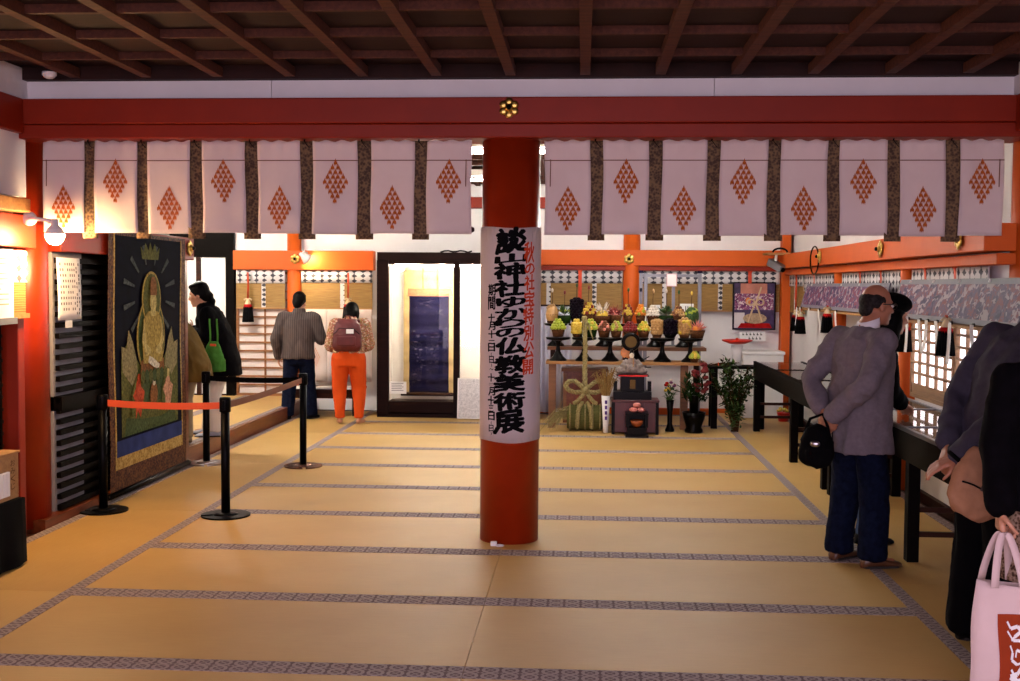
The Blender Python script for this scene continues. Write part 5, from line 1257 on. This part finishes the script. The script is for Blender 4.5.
def figure(label, loc, rz, J, skin=SKIN, vox=.009, wear=(), hs=1.0, feet=None):
    """J: joints in a frame x right, y forward, z up. One continuous body; clothes are children"""
    t = thing('person', label, 'person', loc, rz)
    q = MB(); hd = J['head']; M = J.get('hrot', Matrix.Identity(3)); head_shapes(q, hd, M, hs)
    nk = V(J['neck']); cap(q, nk, .060, V(hd)+M @ V((0, -.018, -.06))*hs, .054); hip = V(J['hip']); ch = V(J['chest'])
    ax = (V(J['sr'])-V(J['sl'])).normalized(); 
    loft(q, [(hip+V((0, 0, -.06)), ax*.12, V((0, .09, 0))), (hip+V((0, 0, .04)), ax*.145, V((0, .10, 0))), (hip.lerp(ch, .5), ax*.125, V((0, .09, 0))), (ch, ax*.15, V((0, .10, 0))), (ch.lerp(nk, .7), ax*.12, V((0, .07, 0))), (nk, ax*.06, V((0, .055, 0)))])
    for s in 'lr':
        chain(q, [J['s'+s], J['e'+s], J['w'+s]], [.048, .036, .026]); cap(q, J['s'+s], .045, nk.lerp(V(J['s'+s]), .3)+V((0, 0, -.03)), .05)
        side = J.get('hs'+s, 1 if s == 'r' else -1); hand(q, J['w'+s], J['hd'+s], J['hp'+s], side, J.get('hc'+s, .5))
        chain(q, [J['t'+s], J['k'+s], J['a'+s]], [.078, .056, .040])
        a = V(J['a'+s]); d = V(J['f'+s]).normalized(); cap(q, a+V((0, 0, -.045))-d*.03, .03, a+d*.12+V((0, 0, -.058)), .026); cap(q, a, .036, a+V((0, 0, -.04)), .034)
    body = link('body', finish(remesh(q, vox, 3), skin), t)
    eyes(t, hd, M, hs)
    for n_, fn, m, v_, sm, amp, fr in wear:
        q = MB(); fn(q, J, M, hs); link(n_, finish(remesh(q, v_, sm), m, amp, fr, random.uniform(0, 50)), t)
    if feet:
        for s in 'lr':
            a = V(J['a'+s]); shoe(t, (a.x, a.y, a.z-.085), J['f'+s], feet)
    return t
def trousers(r=(.105, .082, .070), low=.03, seat=(.165, .125)):
    def fn(q, J, M, hs):
        hip = V(J['hip']); ax = (V(J['tr'])-V(J['tl'])); ax.z = 0; ax.normalize(); ay = V((0, 0, 1)).cross(ax)
        up = (V(J['chest'])-hip).normalized(); uy = up.cross(ax)
        loft(q, [(hip+V((0, 0, -.13)), ax*seat[0]*.9, ay*seat[1]*.9), (hip+V((0, 0, -.04)), ax*seat[0], ay*seat[1]), (hip+up*.05, ax*seat[0]*.92, uy*seat[1]*.9), (hip+up*.10, ax*seat[0]*.86, uy*seat[1]*.82)])
        for s in 'lr':
            a = V(J['a'+s]); chain(q, [V(J['t'+s]), V(J['k'+s]), a+V((0, 0, low))], list(r))
            q.tube([a+V((0, 0, low+.02)), a+V((0, 0, low-.055))], [r[2], r[2]*1.02], 16)
    return fn
def top(bot, wid=(.20, .13), chest=(.205, .135), sl=(.078, .064, .050), cut=0, collar=True, flare=1.05):
    """jacket or shirt: bot = height of the hem"""
    def fn(q, J, M, hs):
        hip, ch, nk = V(J['hip']), V(J['chest']), V(J['neck']); ax = (V(J['sr'])-V(J['sl'])).normalized(); up = (nk-hip).normalized(); ay = up.cross(ax)*-1; ay = ax.cross(up)*-1
        hx = (V(J['tr'])-V(J['tl'])); hx.z = 0; hx.normalize(); hy = V((0, 0, 1)).cross(hx)
        h0 = V((hip.x, hip.y, bot))+V(J.get('hem', (0, 0, 0)))
        loft(q, [(h0, hx*wid[0]*flare, hy*wid[1]*flare), (h0.lerp(hip, .6)+V((0, 0, .02)), hx*wid[0], hy*wid[1]), (hip.lerp(ch, .45), ax*wid[0]*.93, ay*wid[1]*.95), (ch, ax*chest[0], ay*chest[1]), (ch.lerp(nk, .55), ax*chest[0]*.92, ay*chest[1]*.9), (ch.lerp(nk, .85), ax*.115, ay*.09), (nk, ax*.072, ay*.07)])
        for s in 'lr':
            S_, E_, W_ = V(J['s'+s]), V(J['e'+s]), V(J['w'+s]); W2 = E_.lerp(W_, .93-cut)
            chain(q, [S_, E_, W2], list(sl)); cap(q, S_, sl[0], ch.lerp(nk, .55)+(S_-ch.lerp(nk, .55))*.35, sl[0]*1.05)
        if collar: q.tube([nk+up*-.01, nk+up*.045], [.078, .070], 18)
    return fn
def hair_short(q, J, M, hs, k=1.0):
    c = V(J['head'])
    def E(x, y, z, r): q.ell(c+M @ V((x, y, z))*hs, tuple(a*hs for a in r), 16, 12, M)
    E(0, -.022, .048, (.082*k, .094*k, .088*k)); E(0, -.055, .0, (.074*k, .062*k, .085*k)); E(0, -.06, -.055, (.055, .045, .04))
    for s in (-1, 1): E(s*.064, -.012, .02, (.018, .045, .05))
    E(0, .04, .092, (.062, .045, .030))
def hair_bald(q, J, M, hs):
    c = V(J['head'])
    def E(x, y, z, r): q.ell(c+M @ V((x, y, z))*hs, tuple(a*hs for a in r), 16, 12, M)
    E(0, -.062, .020, (.070, .050, .056)); E(0, -.072, -.03, (.056, .034, .050))
    for s in (-1, 1): E(s*.062, -.040, .020, (.020, .046, .042)); E(s*.066, -.012, .026, (.014, .030, .030))
def hair_bob(q, J, M, hs, low=-.16):
    c = V(J['head'])
    def E(x, y, z, r): q.ell(c+M @ V((x, y, z))*hs, tuple(a*hs for a in r), 16, 12, M)
    hair_short(q, J, M, hs, 1.06); E(0, -.06, low*.45, (.088, .062, .11)); E(0, -.065, low*.8, (.075, .048, .07))
    for s in (-1, 1): E(s*.072, -.01, low*.3, (.024, .052, .095)); E(s*.070, -.005, low*.75, (.022, .046, .07))
def hair_tied(q, J, M, hs):
    hair_short(q, J, M, hs, 1.03); c = V(J['head'])
    for (x, y, z, r) in ((0, -.10, -.03, .045), (0, -.115, -.09, .04), (0, -.11, -.15, .032)): q.ell(c+M @ V((x, y, z))*hs, r*hs, 12, 8)
def stripes(name, a, b, f, axis=0):
    t = NT(name); v = t.coord(); sp = t.n('SeparateXYZ'); t.l(v, sp.inputs[0])
    k = t.math('GREATER_THAN', t.math('SINE', t.math('MULTIPLY', sp.outputs[axis], f)), .3); n_, _ = t.noise(v, 40, 2); c = t.mix(t.math('MULTIPLY', k, .8), a, b); t.bump(n_, .1, .003)
    return t.out(c, .85)
def HR(yaw, pitch, roll=0): return (Matrix.Rotation(yaw, 3, 'Z') @ Matrix.Rotation(pitch, 3, 'X') @ Matrix.Rotation(roll, 3, 'Y'))
def tweed(name, c, s=90): return brocade(name, scl(c, .6), c, scl(c, 1.4), s, .9)
JEAN = mat('dark_navy_denim', (.010, .014, .030), .85, var=.4, scale=30); BLUEJ = mat('blue_denim', (.05, .09, .20), .85, var=.35, scale=30)

# --- man in the grey blazer, hands behind his back
J = dict(hip=(0, 0, .88), chest=(0, .03, 1.20), neck=(0, .055, 1.405), head=(0, .13, 1.545), hrot=HR(-.18, -.10), sl=(-.185, .015, 1.335), sr=(.185, .015, 1.335),
         el=(-.245, -.155, 1.10), er=(.245, -.145, 1.10), wl=(-.055, -.225, .925), wr=(.055, -.245, .90), hdl=(.75, -.2, -.6), hdr=(-.8, -.15, -.55), hpl=(.1, 1, 0), hpr=(-.1, 1, 0), hcl=.5, hcr=.8,
         tl=(-.095, 0, .84), tr=(.095, 0, .84), kl=(-.105, .02, .47), kr=(.115, .04, .47), al=(-.115, -.02, .085), ar=(.13, .02, .085), fl=(-.25, 1, 0), fr=(.25, 1, 0))
BLAZER = mat('grey_wool', (.165, .140, .155), .9, var=.12, scale=40, bump=.15, bscale=300)
M5 = figure('bald man in a grey blazer and glasses with hands behind his back', (1.64, 6.86, 0), rad(-62), J, SKINT, .007,
       (('trousers', trousers((.094, .090, .082), .02, (.15, .12)), JEAN, .012, 3, .007, (10, 10, 5)), ('blazer', top(.68, (.205, .158), (.20, .138), (.074, .060, .050), collar=False, flare=1.08), BLAZER, .010, 4, .015, (6, 6, 5)), ('hair', hair_bald, GREYHAIR, .008, 3, .002, (40, 40, 40))), 1.0, mat('brown_leather', (.10, .045, .022), .4, var=.2))
hd, Mh = V(J['head']), J['hrot']
G = mat('glasses_frame', (.01, .008, .008), .3)
q = MB()
for s in (-1, 1):
    q.tube([hd+Mh @ V((s*.034+.024*cos(a), .100, .004+.018*sin(a))) for a in [i*2*pi/14 for i in range(15)]], .0028, 5); q.tube([hd+Mh @ V((s*.058, .099, .010)), hd+Mh @ V((s*.080, .05, .010)), hd+Mh @ V((s*.080, -.01, .006))], .003, 5)
q.tube([hd+Mh @ V((-.01, .102, .006)), hd+Mh @ V((.01, .102, .006))], .0025, 5); q.build('glasses', G, M5)
loft(MB(), [(V(J['neck'])+V((0, .0, -.02)), V((.074, 0, 0)), V((0, .072, .02))), (V(J['neck'])+V((0, .012, .055)), V((.062, 0, 0)), V((0, .062, .02)))], 20).build('shirt_collar', mat('white_shirt', (.7, .68, .70), .8), M5, smooth=True)
MB().tube([(0, -.182, .67), (0, -.186, .80)], .004, 5).build('vent_seam', mat('seam_shadow_thread', (.03, .026, .03), .9), M5)
# bag held behind his back
pW = M5.matrix_basis @ V((.0, -.30, .80))
t = thing('shoulder_bag', 'black soft bag held behind the back of the man in the grey blazer', 'bag', (pW.x, pW.y, .60), rad(-20))
q = MB().ell((0, 0, .12), (.095, .06, .13), 16, 12).ell((0, 0, .07), (.105, .07, .08), 16, 12); link('pouch', finish(remesh(q, .01, 4), BLACKCL, .008, (12, 12, 8)), t)
MB().tube([(-.07, 0, .20), (-.04, 0, .28), (.03, 0, .31), (.06, 0, .24), (.07, 0, .19)], .009, 7).build('strap', BLACKCL, t, smooth=True); MB().ell((.0, -.062, .14), (.03, .012, .02), 10, 6).build('clasp', STEEL, t, smooth=True)

# --- woman in black with a black hat beside him
J = dict(hip=(0, 0, .82), chest=(0, .06, 1.12), neck=(0, .15, 1.325), head=(0, .235, 1.465), hrot=HR(-.10, -.16), sl=(-.165, .07, 1.25), sr=(.165, .07, 1.25),
         el=(-.20, .10, 1.0), er=(.20, .10, 1.0), wl=(-.09, .25, .90), wr=(.09, .25, .90), hdl=(.4, .8, -.3), hdr=(-.4, .8, -.3), hpl=(0, -.2, -1), hpr=(0, -.2, -1),
         tl=(-.085, 0, .80), tr=(.085, 0, .80), kl=(-.10, .03, .44), kr=(.10, .03, .44), al=(-.10, -.02, .085), ar=(.11, 0, .085), fl=(-.2, 1, 0), fr=(.2, 1, 0))
BCOAT = mat('black_coat_wool', (.007, .006, .008), .9, var=.4, scale=20)
W6 = figure('black-haired woman in a black coat and hat beside the bald man', (1.80, 7.50, 0), rad(-72), J, SKIN, .009,
       (('jeans', trousers((.092, .072, .058), .02), BLUEJ, .012, 3, .006, (10, 10, 5)), ('coat', top(.70, (.20, .15), (.19, .14), (.075, .062, .05)), BCOAT, .011, 4, .007, (8, 8, 4)), ('hair', lambda q, J, M, h: hair_bob(q, J, M, h, -.19), HAIR, .009, 3, .003, (30, 30, 8))), .98, mat('dark_sneaker', (.015, .017, .022), .6))
q = MB(); c = V(J['head']); Mh = J['hrot']
q.ell(c+Mh @ V((0, -.005, .085)), (.104, .118, .070), 18, 12, Mh).ell(c+Mh @ V((0, .045, .078)), (.084, .070, .022), 18, 10, Mh); link('hat', finish(remesh(q, .009, 4), BLACKCL), W6)
MB().box(-.21, .21, -.16, .17, .69, .72).build('blue_hem', mat('purple_blue_knit', (.05, .045, .20), .9, var=.3, scale=40), W6, bevel=.01)

# --- stooping man at the right edge
J = dict(hip=(0, .0, .94), chest=(0, .11, 1.25), neck=(0, .21, 1.455), head=(0, .30, 1.575), hrot=HR(-.10, -.40), sl=(-.19, .14, 1.41), sr=(.19, .14, 1.41),
         el=(-.23, -.04, 1.13), er=(.235, -.07, 1.12), wl=(-.04, -.20, .93), wr=(.15, -.27, .895), hdl=(.5, -.5, -.55), hdr=(-.35, -.75, -.35), hpl=(.2, .8, -.4), hpr=(-.2, .5, -1), hcl=.5, hcr=.35,
         tl=(-.095, .0, .88), tr=(.095, .0, .88), kl=(-.11, .01, .48), kr=(.11, .02, .48), al=(-.11, -.02, .085), ar=(.12, .01, .085), fl=(-.2, 1, 0), fr=(.2, 1, 0))
BLUEJK = mat('blue_grey_cotton', (.060, .054, .072), .9, var=.15, scale=30, bump=.15, bscale=260)
M7 = figure('stooping man in a blue-grey jacket with a tan waist bag at right', (1.885, 5.32, 0), rad(-76), J, SKINT, .007,
       (('trousers', trousers((.118, .105, .105), .01, (.175, .14)), mat('black_trousers', (.006, .006, .008), .9, var=.3), .012, 3, .007, (10, 10, 4)), ('jacket', top(.82, (.19, .145), (.20, .145), (.076, .062, .050)), BLUEJK, .010, 4, .015, (6, 6, 5)), ('hair', hair_short, GREYHAIR, .009, 3, .002, (40, 40, 40))), 1.0, mat('black_leather', (.012, .011, .011), .4))
q = MB(); c = V(J['head']); Mh = J['hrot']; q.ell(c+Mh @ V((0, -.01, .075)), (.095, .11, .055), 16, 10, Mh); link('cap', finish(remesh(q, .009, 3), BLACKCL), M7)
pW = AT(966, 516, 5.02)
t = thing('waist_bag', 'tan waist bag with dark straps on the stooping man\'s hip', 'bag', (pW.x, pW.y, pW.z), rad(-4))
TANB = mat('tan_canvas', (.36, .19, .11), .8, var=.15, scale=20)
q = MB(); loft(q, [(V((0, 0, 0)), V((.06, 0, 0)), V((0, .04, 0))), (V((0, 0, .05)), V((.115, 0, 0)), V((0, .065, 0))), (V((0, 0, .16)), V((.13, 0, 0)), V((0, .07, 0))), (V((0, 0, .25)), V((.12, 0, 0)), V((0, .055, 0))), (V((0, 0, .29)), V((.10, 0, 0)), V((0, .035, 0)))], 24)
o = link('pouch', finish(remesh(q, .009, 4), TANB, .006, (14, 14, 10)), t); t.rotation_euler = (0, rad(24), rad(-4))
MB().sheet(lambda u, v: V((-.10+.20*u, -.076+.02*abs(u-.5), .13+.006*sin(u*6)+.008*v)), 8, 1, (0, -.004, 0)).build('zip', BLACKPL, t); MB().box(-.02, .035, -.082, -.07, .13, .17).build('buckle', mat('dark_leather', (.05, .022, .014), .5), t, bevel=.003)
MB().tube([(.06, -.03, .28), (.11, -.06, .42), (.17, -.04, .58), (.21, .04, .70)], .012, 7).tube([(-.11, -.02, .20), (-.16, .08, .22), (-.14, .18, .24)], .010, 6).build('strap', BLACKCL, t, smooth=True)

# --- person at the right edge, only sleeve and hand in view, with the tote bag
J = dict(hip=(0, 0, .86), chest=(0, .01, 1.16), neck=(0, .03, 1.36), head=(0, .07, 1.50), hrot=HR(0, -.1), sl=(-.175, 0, 1.28), sr=(.175, 0, 1.28),
         el=(-.225, -.03, 1.03), er=(.22, .05, 1.02), wl=(-.225, -.13, .79), wr=(.14, .24, .95), hdl=(.02, .05, -1), hdr=(-.4, .8, 0), hpl=(1, .1, 0), hpr=(0, -.2, -1), hcl=1.15, hsl=1,
         tl=(-.09, 0, .82), tr=(.09, 0, .82), kl=(-.095, .02, .45), kr=(.1, .02, .45), al=(-.1, -.02, .085), ar=(.1, 0, .085), fl=(-.2, 1, 0), fr=(.2, 1, 0))
pT = AT(987, 520, 4.6)
SPECKC = brocade('brown_dotted_skirt', (.06, .035, .022), (.16, .10, .07), (.34, .25, .19), 90)
P8 = figure('person in black at the far right edge holding the pink tote bag', (pT.x+.265, 4.62, 0), rad(-8), J, SKIN, .007,
       (('trousers', trousers((.10, .08, .07), .02, (.13, .10)), mat('black_trousers', (.006, .006, .008)), .012, 3, .006, (10, 10, 5)), ('skirt', lambda q, J, M, h: loft(q, [(V((0, 0, .50)), V((.215, 0, 0)), V((0, .17, 0))), (V((0, 0, .74)), V((.185, 0, 0)), V((0, .14, 0))), (V((0, 0, .84)), V((.14, 0, 0)), V((0, .10, 0))), (V((0, 0, .95)), V((.12, 0, 0)), V((0, .09, 0)))]), SPECKC, .012, 3, .008, (10, 10, 3)), ('black_coat', top(.78, (.20, .155), (.195, .145), (.075, .066, .056)), BCOAT, .010, 4, .007, (8, 8, 4)), ('hair', hair_bob, HAIR, .009, 3, .002, (30, 30, 8))), .98, mat('black_leather', (.012, .011, .011)))
# tote bag
TOTE = mat('pink_white_canvas', (.64, .50, .47), .85, var=.06, bump=.2, bscale=220)
wl_ = P8.matrix_basis @ V(J['wl']); hx, hy, hz = wl_.x, wl_.y-.03, wl_.z-.105
t = thing('tote_bag', 'pinkish white tote bag with a red-brown printed panel at lower right', 'bag', (hx+.055, hy, .06), rad(4))
def tote(u, v, s):
    w = .175-.015*v; d = (.055*(1-v*.35))*sin(pi*min(max(u, 0), 1))**.5
    return V((w*(2*u-1)+.006*sin(v*7), s*d+.006*sin(u*11+v*5), .46*v+(-.022*sin(pi*u) if v > .98 else 0)))
for s, nm in ((-1, 'front_panel'), (1, 'back_panel')):
    MB().sheet(lambda u, v: tote(u if s < 0 else 1-u, v, s), 16, 12, (0, -.002*s, 0)).build(nm, TOTE, t, smooth=True)
    x0 = .085; zt = hz-.06
    MB().sheet(lambda u, v: V((-.075-.055*0+(.02 if u < .5 else -.02)*0+( -.055+ .11*u)*1.0 + .015*(2*v-1)*(1 if True else 0)+.02, s*(.05*(1-sin(pi*u))+.012), .44+(zt+.0-.44+.02)*sin(pi*u)**.8)) , 20, 1, (0, .002*s, 0)).build('handle', TOTE, t, smooth=True)
PR = mat('red_brown_print', (.30, .055, .022), .8, var=.1)
MB().sheet(lambda u, v: tote(.26+.42*u, .02+.70*v, -1)+V((0, -.003, 0)), 8, 8, (0, .001, 0)).build('print_panel', PR, t)
q = MB()
def stroke(pts, w0):
    pts = [(a-.09, b) for a, b in pts]
    n = len(pts)
    for i in range(n-1):
        (a, b), (c, d) = pts[i], pts[i+1]; L = math.hypot(c-a, d-b) or 1; nx, ny = -(d-b)/L, (c-a)/L
        w1 = w0*(.4+.6*sin(pi*(i+.5)/(n-1)))
        q.add([tote(x, y, -1)+V((0, -.006, 0)) for x, y in ((a-nx*w1, b-ny*w1), (c-nx*w1, d-ny*w1), (c+nx*w1, d+ny*w1), (a+nx*w1, b+ny*w1))], [(0, 1, 2, 3)])
stroke([(.46, .66), (.50, .60), (.58, .62), (.62, .58), (.54, .53), (.50, .50)], .018)
stroke([(.46, .58), (.52, .50), (.60, .50), (.66, .46), (.62, .40), (.55, .42), (.53, .36)], .016)
stroke([(.48, .46), (.50, .40), (.48, .34), (.54, .30), (.62, .32)], .015)
stroke([(.62, .36), (.60, .28), (.54, .22), (.46, .20), (.52, .16), (.64, .18), (.70, .14)], .022)
stroke([(.47, .26), (.56, .14), (.60, .10), (.50, .06), (.58, .04)], .018)
q.build('white_script', WHITEP, t)['kind'] = 'stuff'

# --- woman in a black coat with a green bag on the raised floor
wp = AT(212, 437, 10.86)
J = dict(hip=(0, -.13, .78), chest=(0, -.03, 1.08), neck=(0, .035, 1.265), head=(0, .10, 1.385), hrot=HR(-.05, -.20), sl=(-.16, -.01, 1.20), sr=(.16, -.01, 1.20),
         el=(-.20, -.02, .98), er=(.21, -.02, .97), wl=(-.06, .16, 1.02), wr=(.07, .17, 1.04), hdl=(.3, .6, .35), hdr=(-.3, .6, .4), hpl=(.6, 0, .2), hpr=(-.6, 0, .2), hcl=.8, hcr=.8,
         tl=(-.085, -.12, .76), tr=(.085, -.12, .76), kl=(-.09, -.05, .42), kr=(.10, -.02, .42), al=(-.09, -.06, .085), ar=(.10, .03, .085), fl=(-.1, 1, 0), fr=(.1, 1, 0))
W1 = figure('woman in a black coat and white trousers leaning forward on the raised floor', (-3.66, 10.93, .151), rad(98), J, SKIN, .009,
       (('trousers', trousers((.095, .078, .066), .02), mat('off_white_trousers', (.58, .53, .48), .85, var=.06), .012, 3, .006, (10, 10, 4)), ('coat', top(.60, (.205, .17), (.19, .145), (.075, .064, .05)), BCOAT, .011, 4, .008, (8, 8, 4)), ('hair', hair_tied, HAIR, .009, 3, .003, (30, 30, 8))), .96, mat('grey_blue_sneaker', (.30, .33, .42), .6))
pb = AT(213, 371, 10.64)
t = thing('green_bag', 'bright green cloth bag hanging from the woman\'s forearm', 'bag', (pb.x, pb.y, pb.z), rad(-8))
GB = mat('green_cloth', (.07, .21, .045), .8, var=.2, scale=16)
q = MB(); loft(q, [(V((0, 0, 0)), V((.13, 0, 0)), V((0, .05, 0))), (V((0, 0, .10)), V((.125, 0, 0)), V((0, .055, 0))), (V((.0, 0, .20)), V((.085, 0, 0)), V((0, .035, 0))), (V((.01, 0, .28)), V((.045, 0, 0)), V((0, .02, 0)))], 20); link('pouch', finish(remesh(q, .009, 3), GB, .006, (12, 12, 12)), t)
for x in (-.03, .045): MB().sheet(lambda u, v: V((x-.008+.016*v+.004*sin(u*5), .0, .26+.24*u)), 8, 1, (0, .004, 0)).build('handle', GB, t)
MB().box(-.012, .045, -.035, -.022, .24, .262).build('red_tie', RIBBON, t)

# --- stooping person in an olive coat, half hidden by the scroll
J = dict(hip=(0, -.14, .82), chest=(0, .06, 1.07), neck=(0, .21, 1.19), head=(0, .32, 1.27), hrot=HR(.1, -.5), sl=(-.17, .11, 1.15), sr=(.17, .11, 1.15),
         el=(-.20, .16, .82), er=(.20, .16, .82), wl=(-.15, .16, .58), wr=(.17, .10, .58), hdl=(0, .2, -1), hdr=(0, .2, -1), hpl=(1, 0, 0), hpr=(-1, 0, 0),
         tl=(-.09, -.10, .78), tr=(.09, -.10, .78), kl=(-.09, -.02, .43), kr=(.10, -.01, .43), al=(-.10, -.05, .085), ar=(.10, -.02, .085), fl=(-.1, 1, 0), fr=(.1, 1, 0))
figure('stooping person in an olive coat half hidden behind the painted scroll', (-3.78, 10.35, .151), rad(78), J, SKIN, .010,
       (('trousers', trousers((.10, .085, .075), .02), mat('khaki_trousers', (.30, .24, .16), .85, var=.1), .012, 3, .006, (10, 10, 4)), ('coat', top(.60, (.20, .17), (.19, .15), (.08, .07, .055), flare=1.12), mat('olive_coat', (.13, .085, .025), .85, var=.25, scale=8), .011, 4, .010, (7, 7, 4)), ('hair', hair_short, GREYHAIR, .010, 3, .002, (30, 30, 30))), .97, mat('tan_shoe', (.20, .13, .07), .6))

# --- man in a striped shirt seen from behind
J = dict(hip=(0, 0, .80), chest=(0, .03, 1.10), neck=(0, .06, 1.30), head=(0, .10, 1.425), hrot=HR(-.25, -.25), sl=(-.185, .03, 1.23), sr=(.185, .03, 1.23),
         el=(-.27, -.02, .98), er=(.275, .02, .97), wl=(-.255, .06, .755), wr=(.20, .22, .98), hdl=(.05, .15, -1), hdr=(-.4, .8, .1), hpl=(1, .1, 0), hpr=(-.2, 0, -1), hcl=.5,
         tl=(-.09, 0, .78), tr=(.09, 0, .78), kl=(-.11, .02, .44), kr=(.12, .02, .44), al=(-.13, -.03, .085), ar=(.15, 0, .085), fl=(-.35, 1, 0), fr=(.35, 1, 0))
figure('man in a grey striped shirt seen from behind at the barrier', (-3.47, 13.68, 0), rad(6), J, SKIN, .010,
       (('jeans', trousers((.10, .085, .078), .01), JEAN, .013, 3, .006, (10, 10, 4)), ('shirt', top(.74, (.20, .14), (.205, .14), (.082, .068, .052), flare=1.04), stripes('grey_striped_shirt', (.045, .032, .030), (.095, .072, .066), 240), .011, 4, .009, (8, 8, 4)), ('hair', hair_short, HAIR, .010, 3, .003, (40, 40, 40))), .98, mat('black_sock', (.008, .008, .010), .8))

# --- woman in orange trousers with a maroon backpack
J = dict(hip=(0, -.02, .82), chest=(0, .06, 1.06), neck=(0, .15, 1.22), head=(0, .24, 1.30), hrot=HR(0, -.75), sl=(-.17, .08, 1.17), sr=(.17, .08, 1.17),
         el=(-.235, .10, .92), er=(.225, .12, .93), wl=(-.13, .30, .85), wr=(.12, .32, .88), hdl=(.3, .9, 0), hdr=(-.3, .9, 0), hpl=(0, 0, -1), hpr=(0, 0, -1),
         tl=(-.095, -.02, .78), tr=(.095, -.02, .78), kl=(-.115, .02, .43), kr=(.115, .02, .43), al=(-.105, -.02, .085), ar=(.125, -.02, .085), fl=(-.3, 1, 0), fr=(.3, 1, 0))
FLORAL = photomat('floral_shirt', 6.0, [(.3, (.05, .09, .03)), (.45, (.30, .22, .07)), (.52, (.40, .08, .10)), (.6, (.12, .20, .10)), (.75, (.6, .45, .35))], 22)
W4 = figure('woman in orange trousers with a maroon backpack seen from behind', (-2.75, 13.22, 0), rad(4), J, SKIN, .010,
       (('trousers', trousers((.112, .086, .056), .045, (.188, .15)), mat('orange_cotton', (.56, .085, .018), .8, var=.1), .012, 3, .006, (10, 10, 5)), ('shirt', top(.84, (.185, .13), (.185, .13), (.08, .07, .056)), FLORAL, .011, 4, .006, (9, 9, 6)), ('hair', lambda q, J, M, h: hair_bob(q, J, M, h, -.08), HAIR, .010, 3, .003, (30, 30, 10))), .97)
t = thing('backpack', 'maroon backpack with a white label worn by the woman in orange trousers', 'backpack', (-2.745, 13.10, .87), rad(4))
MAROON = mat('maroon_nylon', (.10, .008, .012), .6, var=.2, scale=14)
q = MB(); loft(q, [(V((0, 0, 0)), V((.145, 0, 0)), V((0, .07, 0))), (V((0, -.015, .05)), V((.17, 0, 0)), V((0, .095, 0))), (V((0, 0, .20)), V((.165, 0, 0)), V((0, .095, 0))), (V((0, .03, .32)), V((.14, 0, 0)), V((0, .075, 0))), (V((0, .05, .37)), V((.09, 0, 0)), V((0, .05, 0)))], 24); link('pouch', finish(remesh(q, .010, 4), MAROON, .006, (10, 10, 10)), t)
MB().box(-.115, .115, -.125, -.09, .06, .18).build('front_pocket', MAROON, t, bevel=.02); MB().tube([(-.15, -.05, .20), (-.08, -.105, .27), (.08, -.105, .27), (.15, -.05, .20)], .005, 5).build('zip', BLACKPL, t)
MB().obox(Matrix.Translation((.045, -.108, .235)) @ Matrix.Rotation(rad(-8), 4, 'X'), .085, .006, .05).build('label_patch', WHITEP, t)
for s in (-1, 1): MB().tube([(s*.10, .05, .34), (s*.115, .12, .36), (s*.12, .20, .30)], .016, 7).build('shoulder_strap', MAROON, t, smooth=True)
MB().tube([(-.03, .05, .37), (-.02, .05, .41), (.02, .05, .41), (.03, .05, .37)], .008, 6).build('grab_loop', MAROON, t, smooth=True)
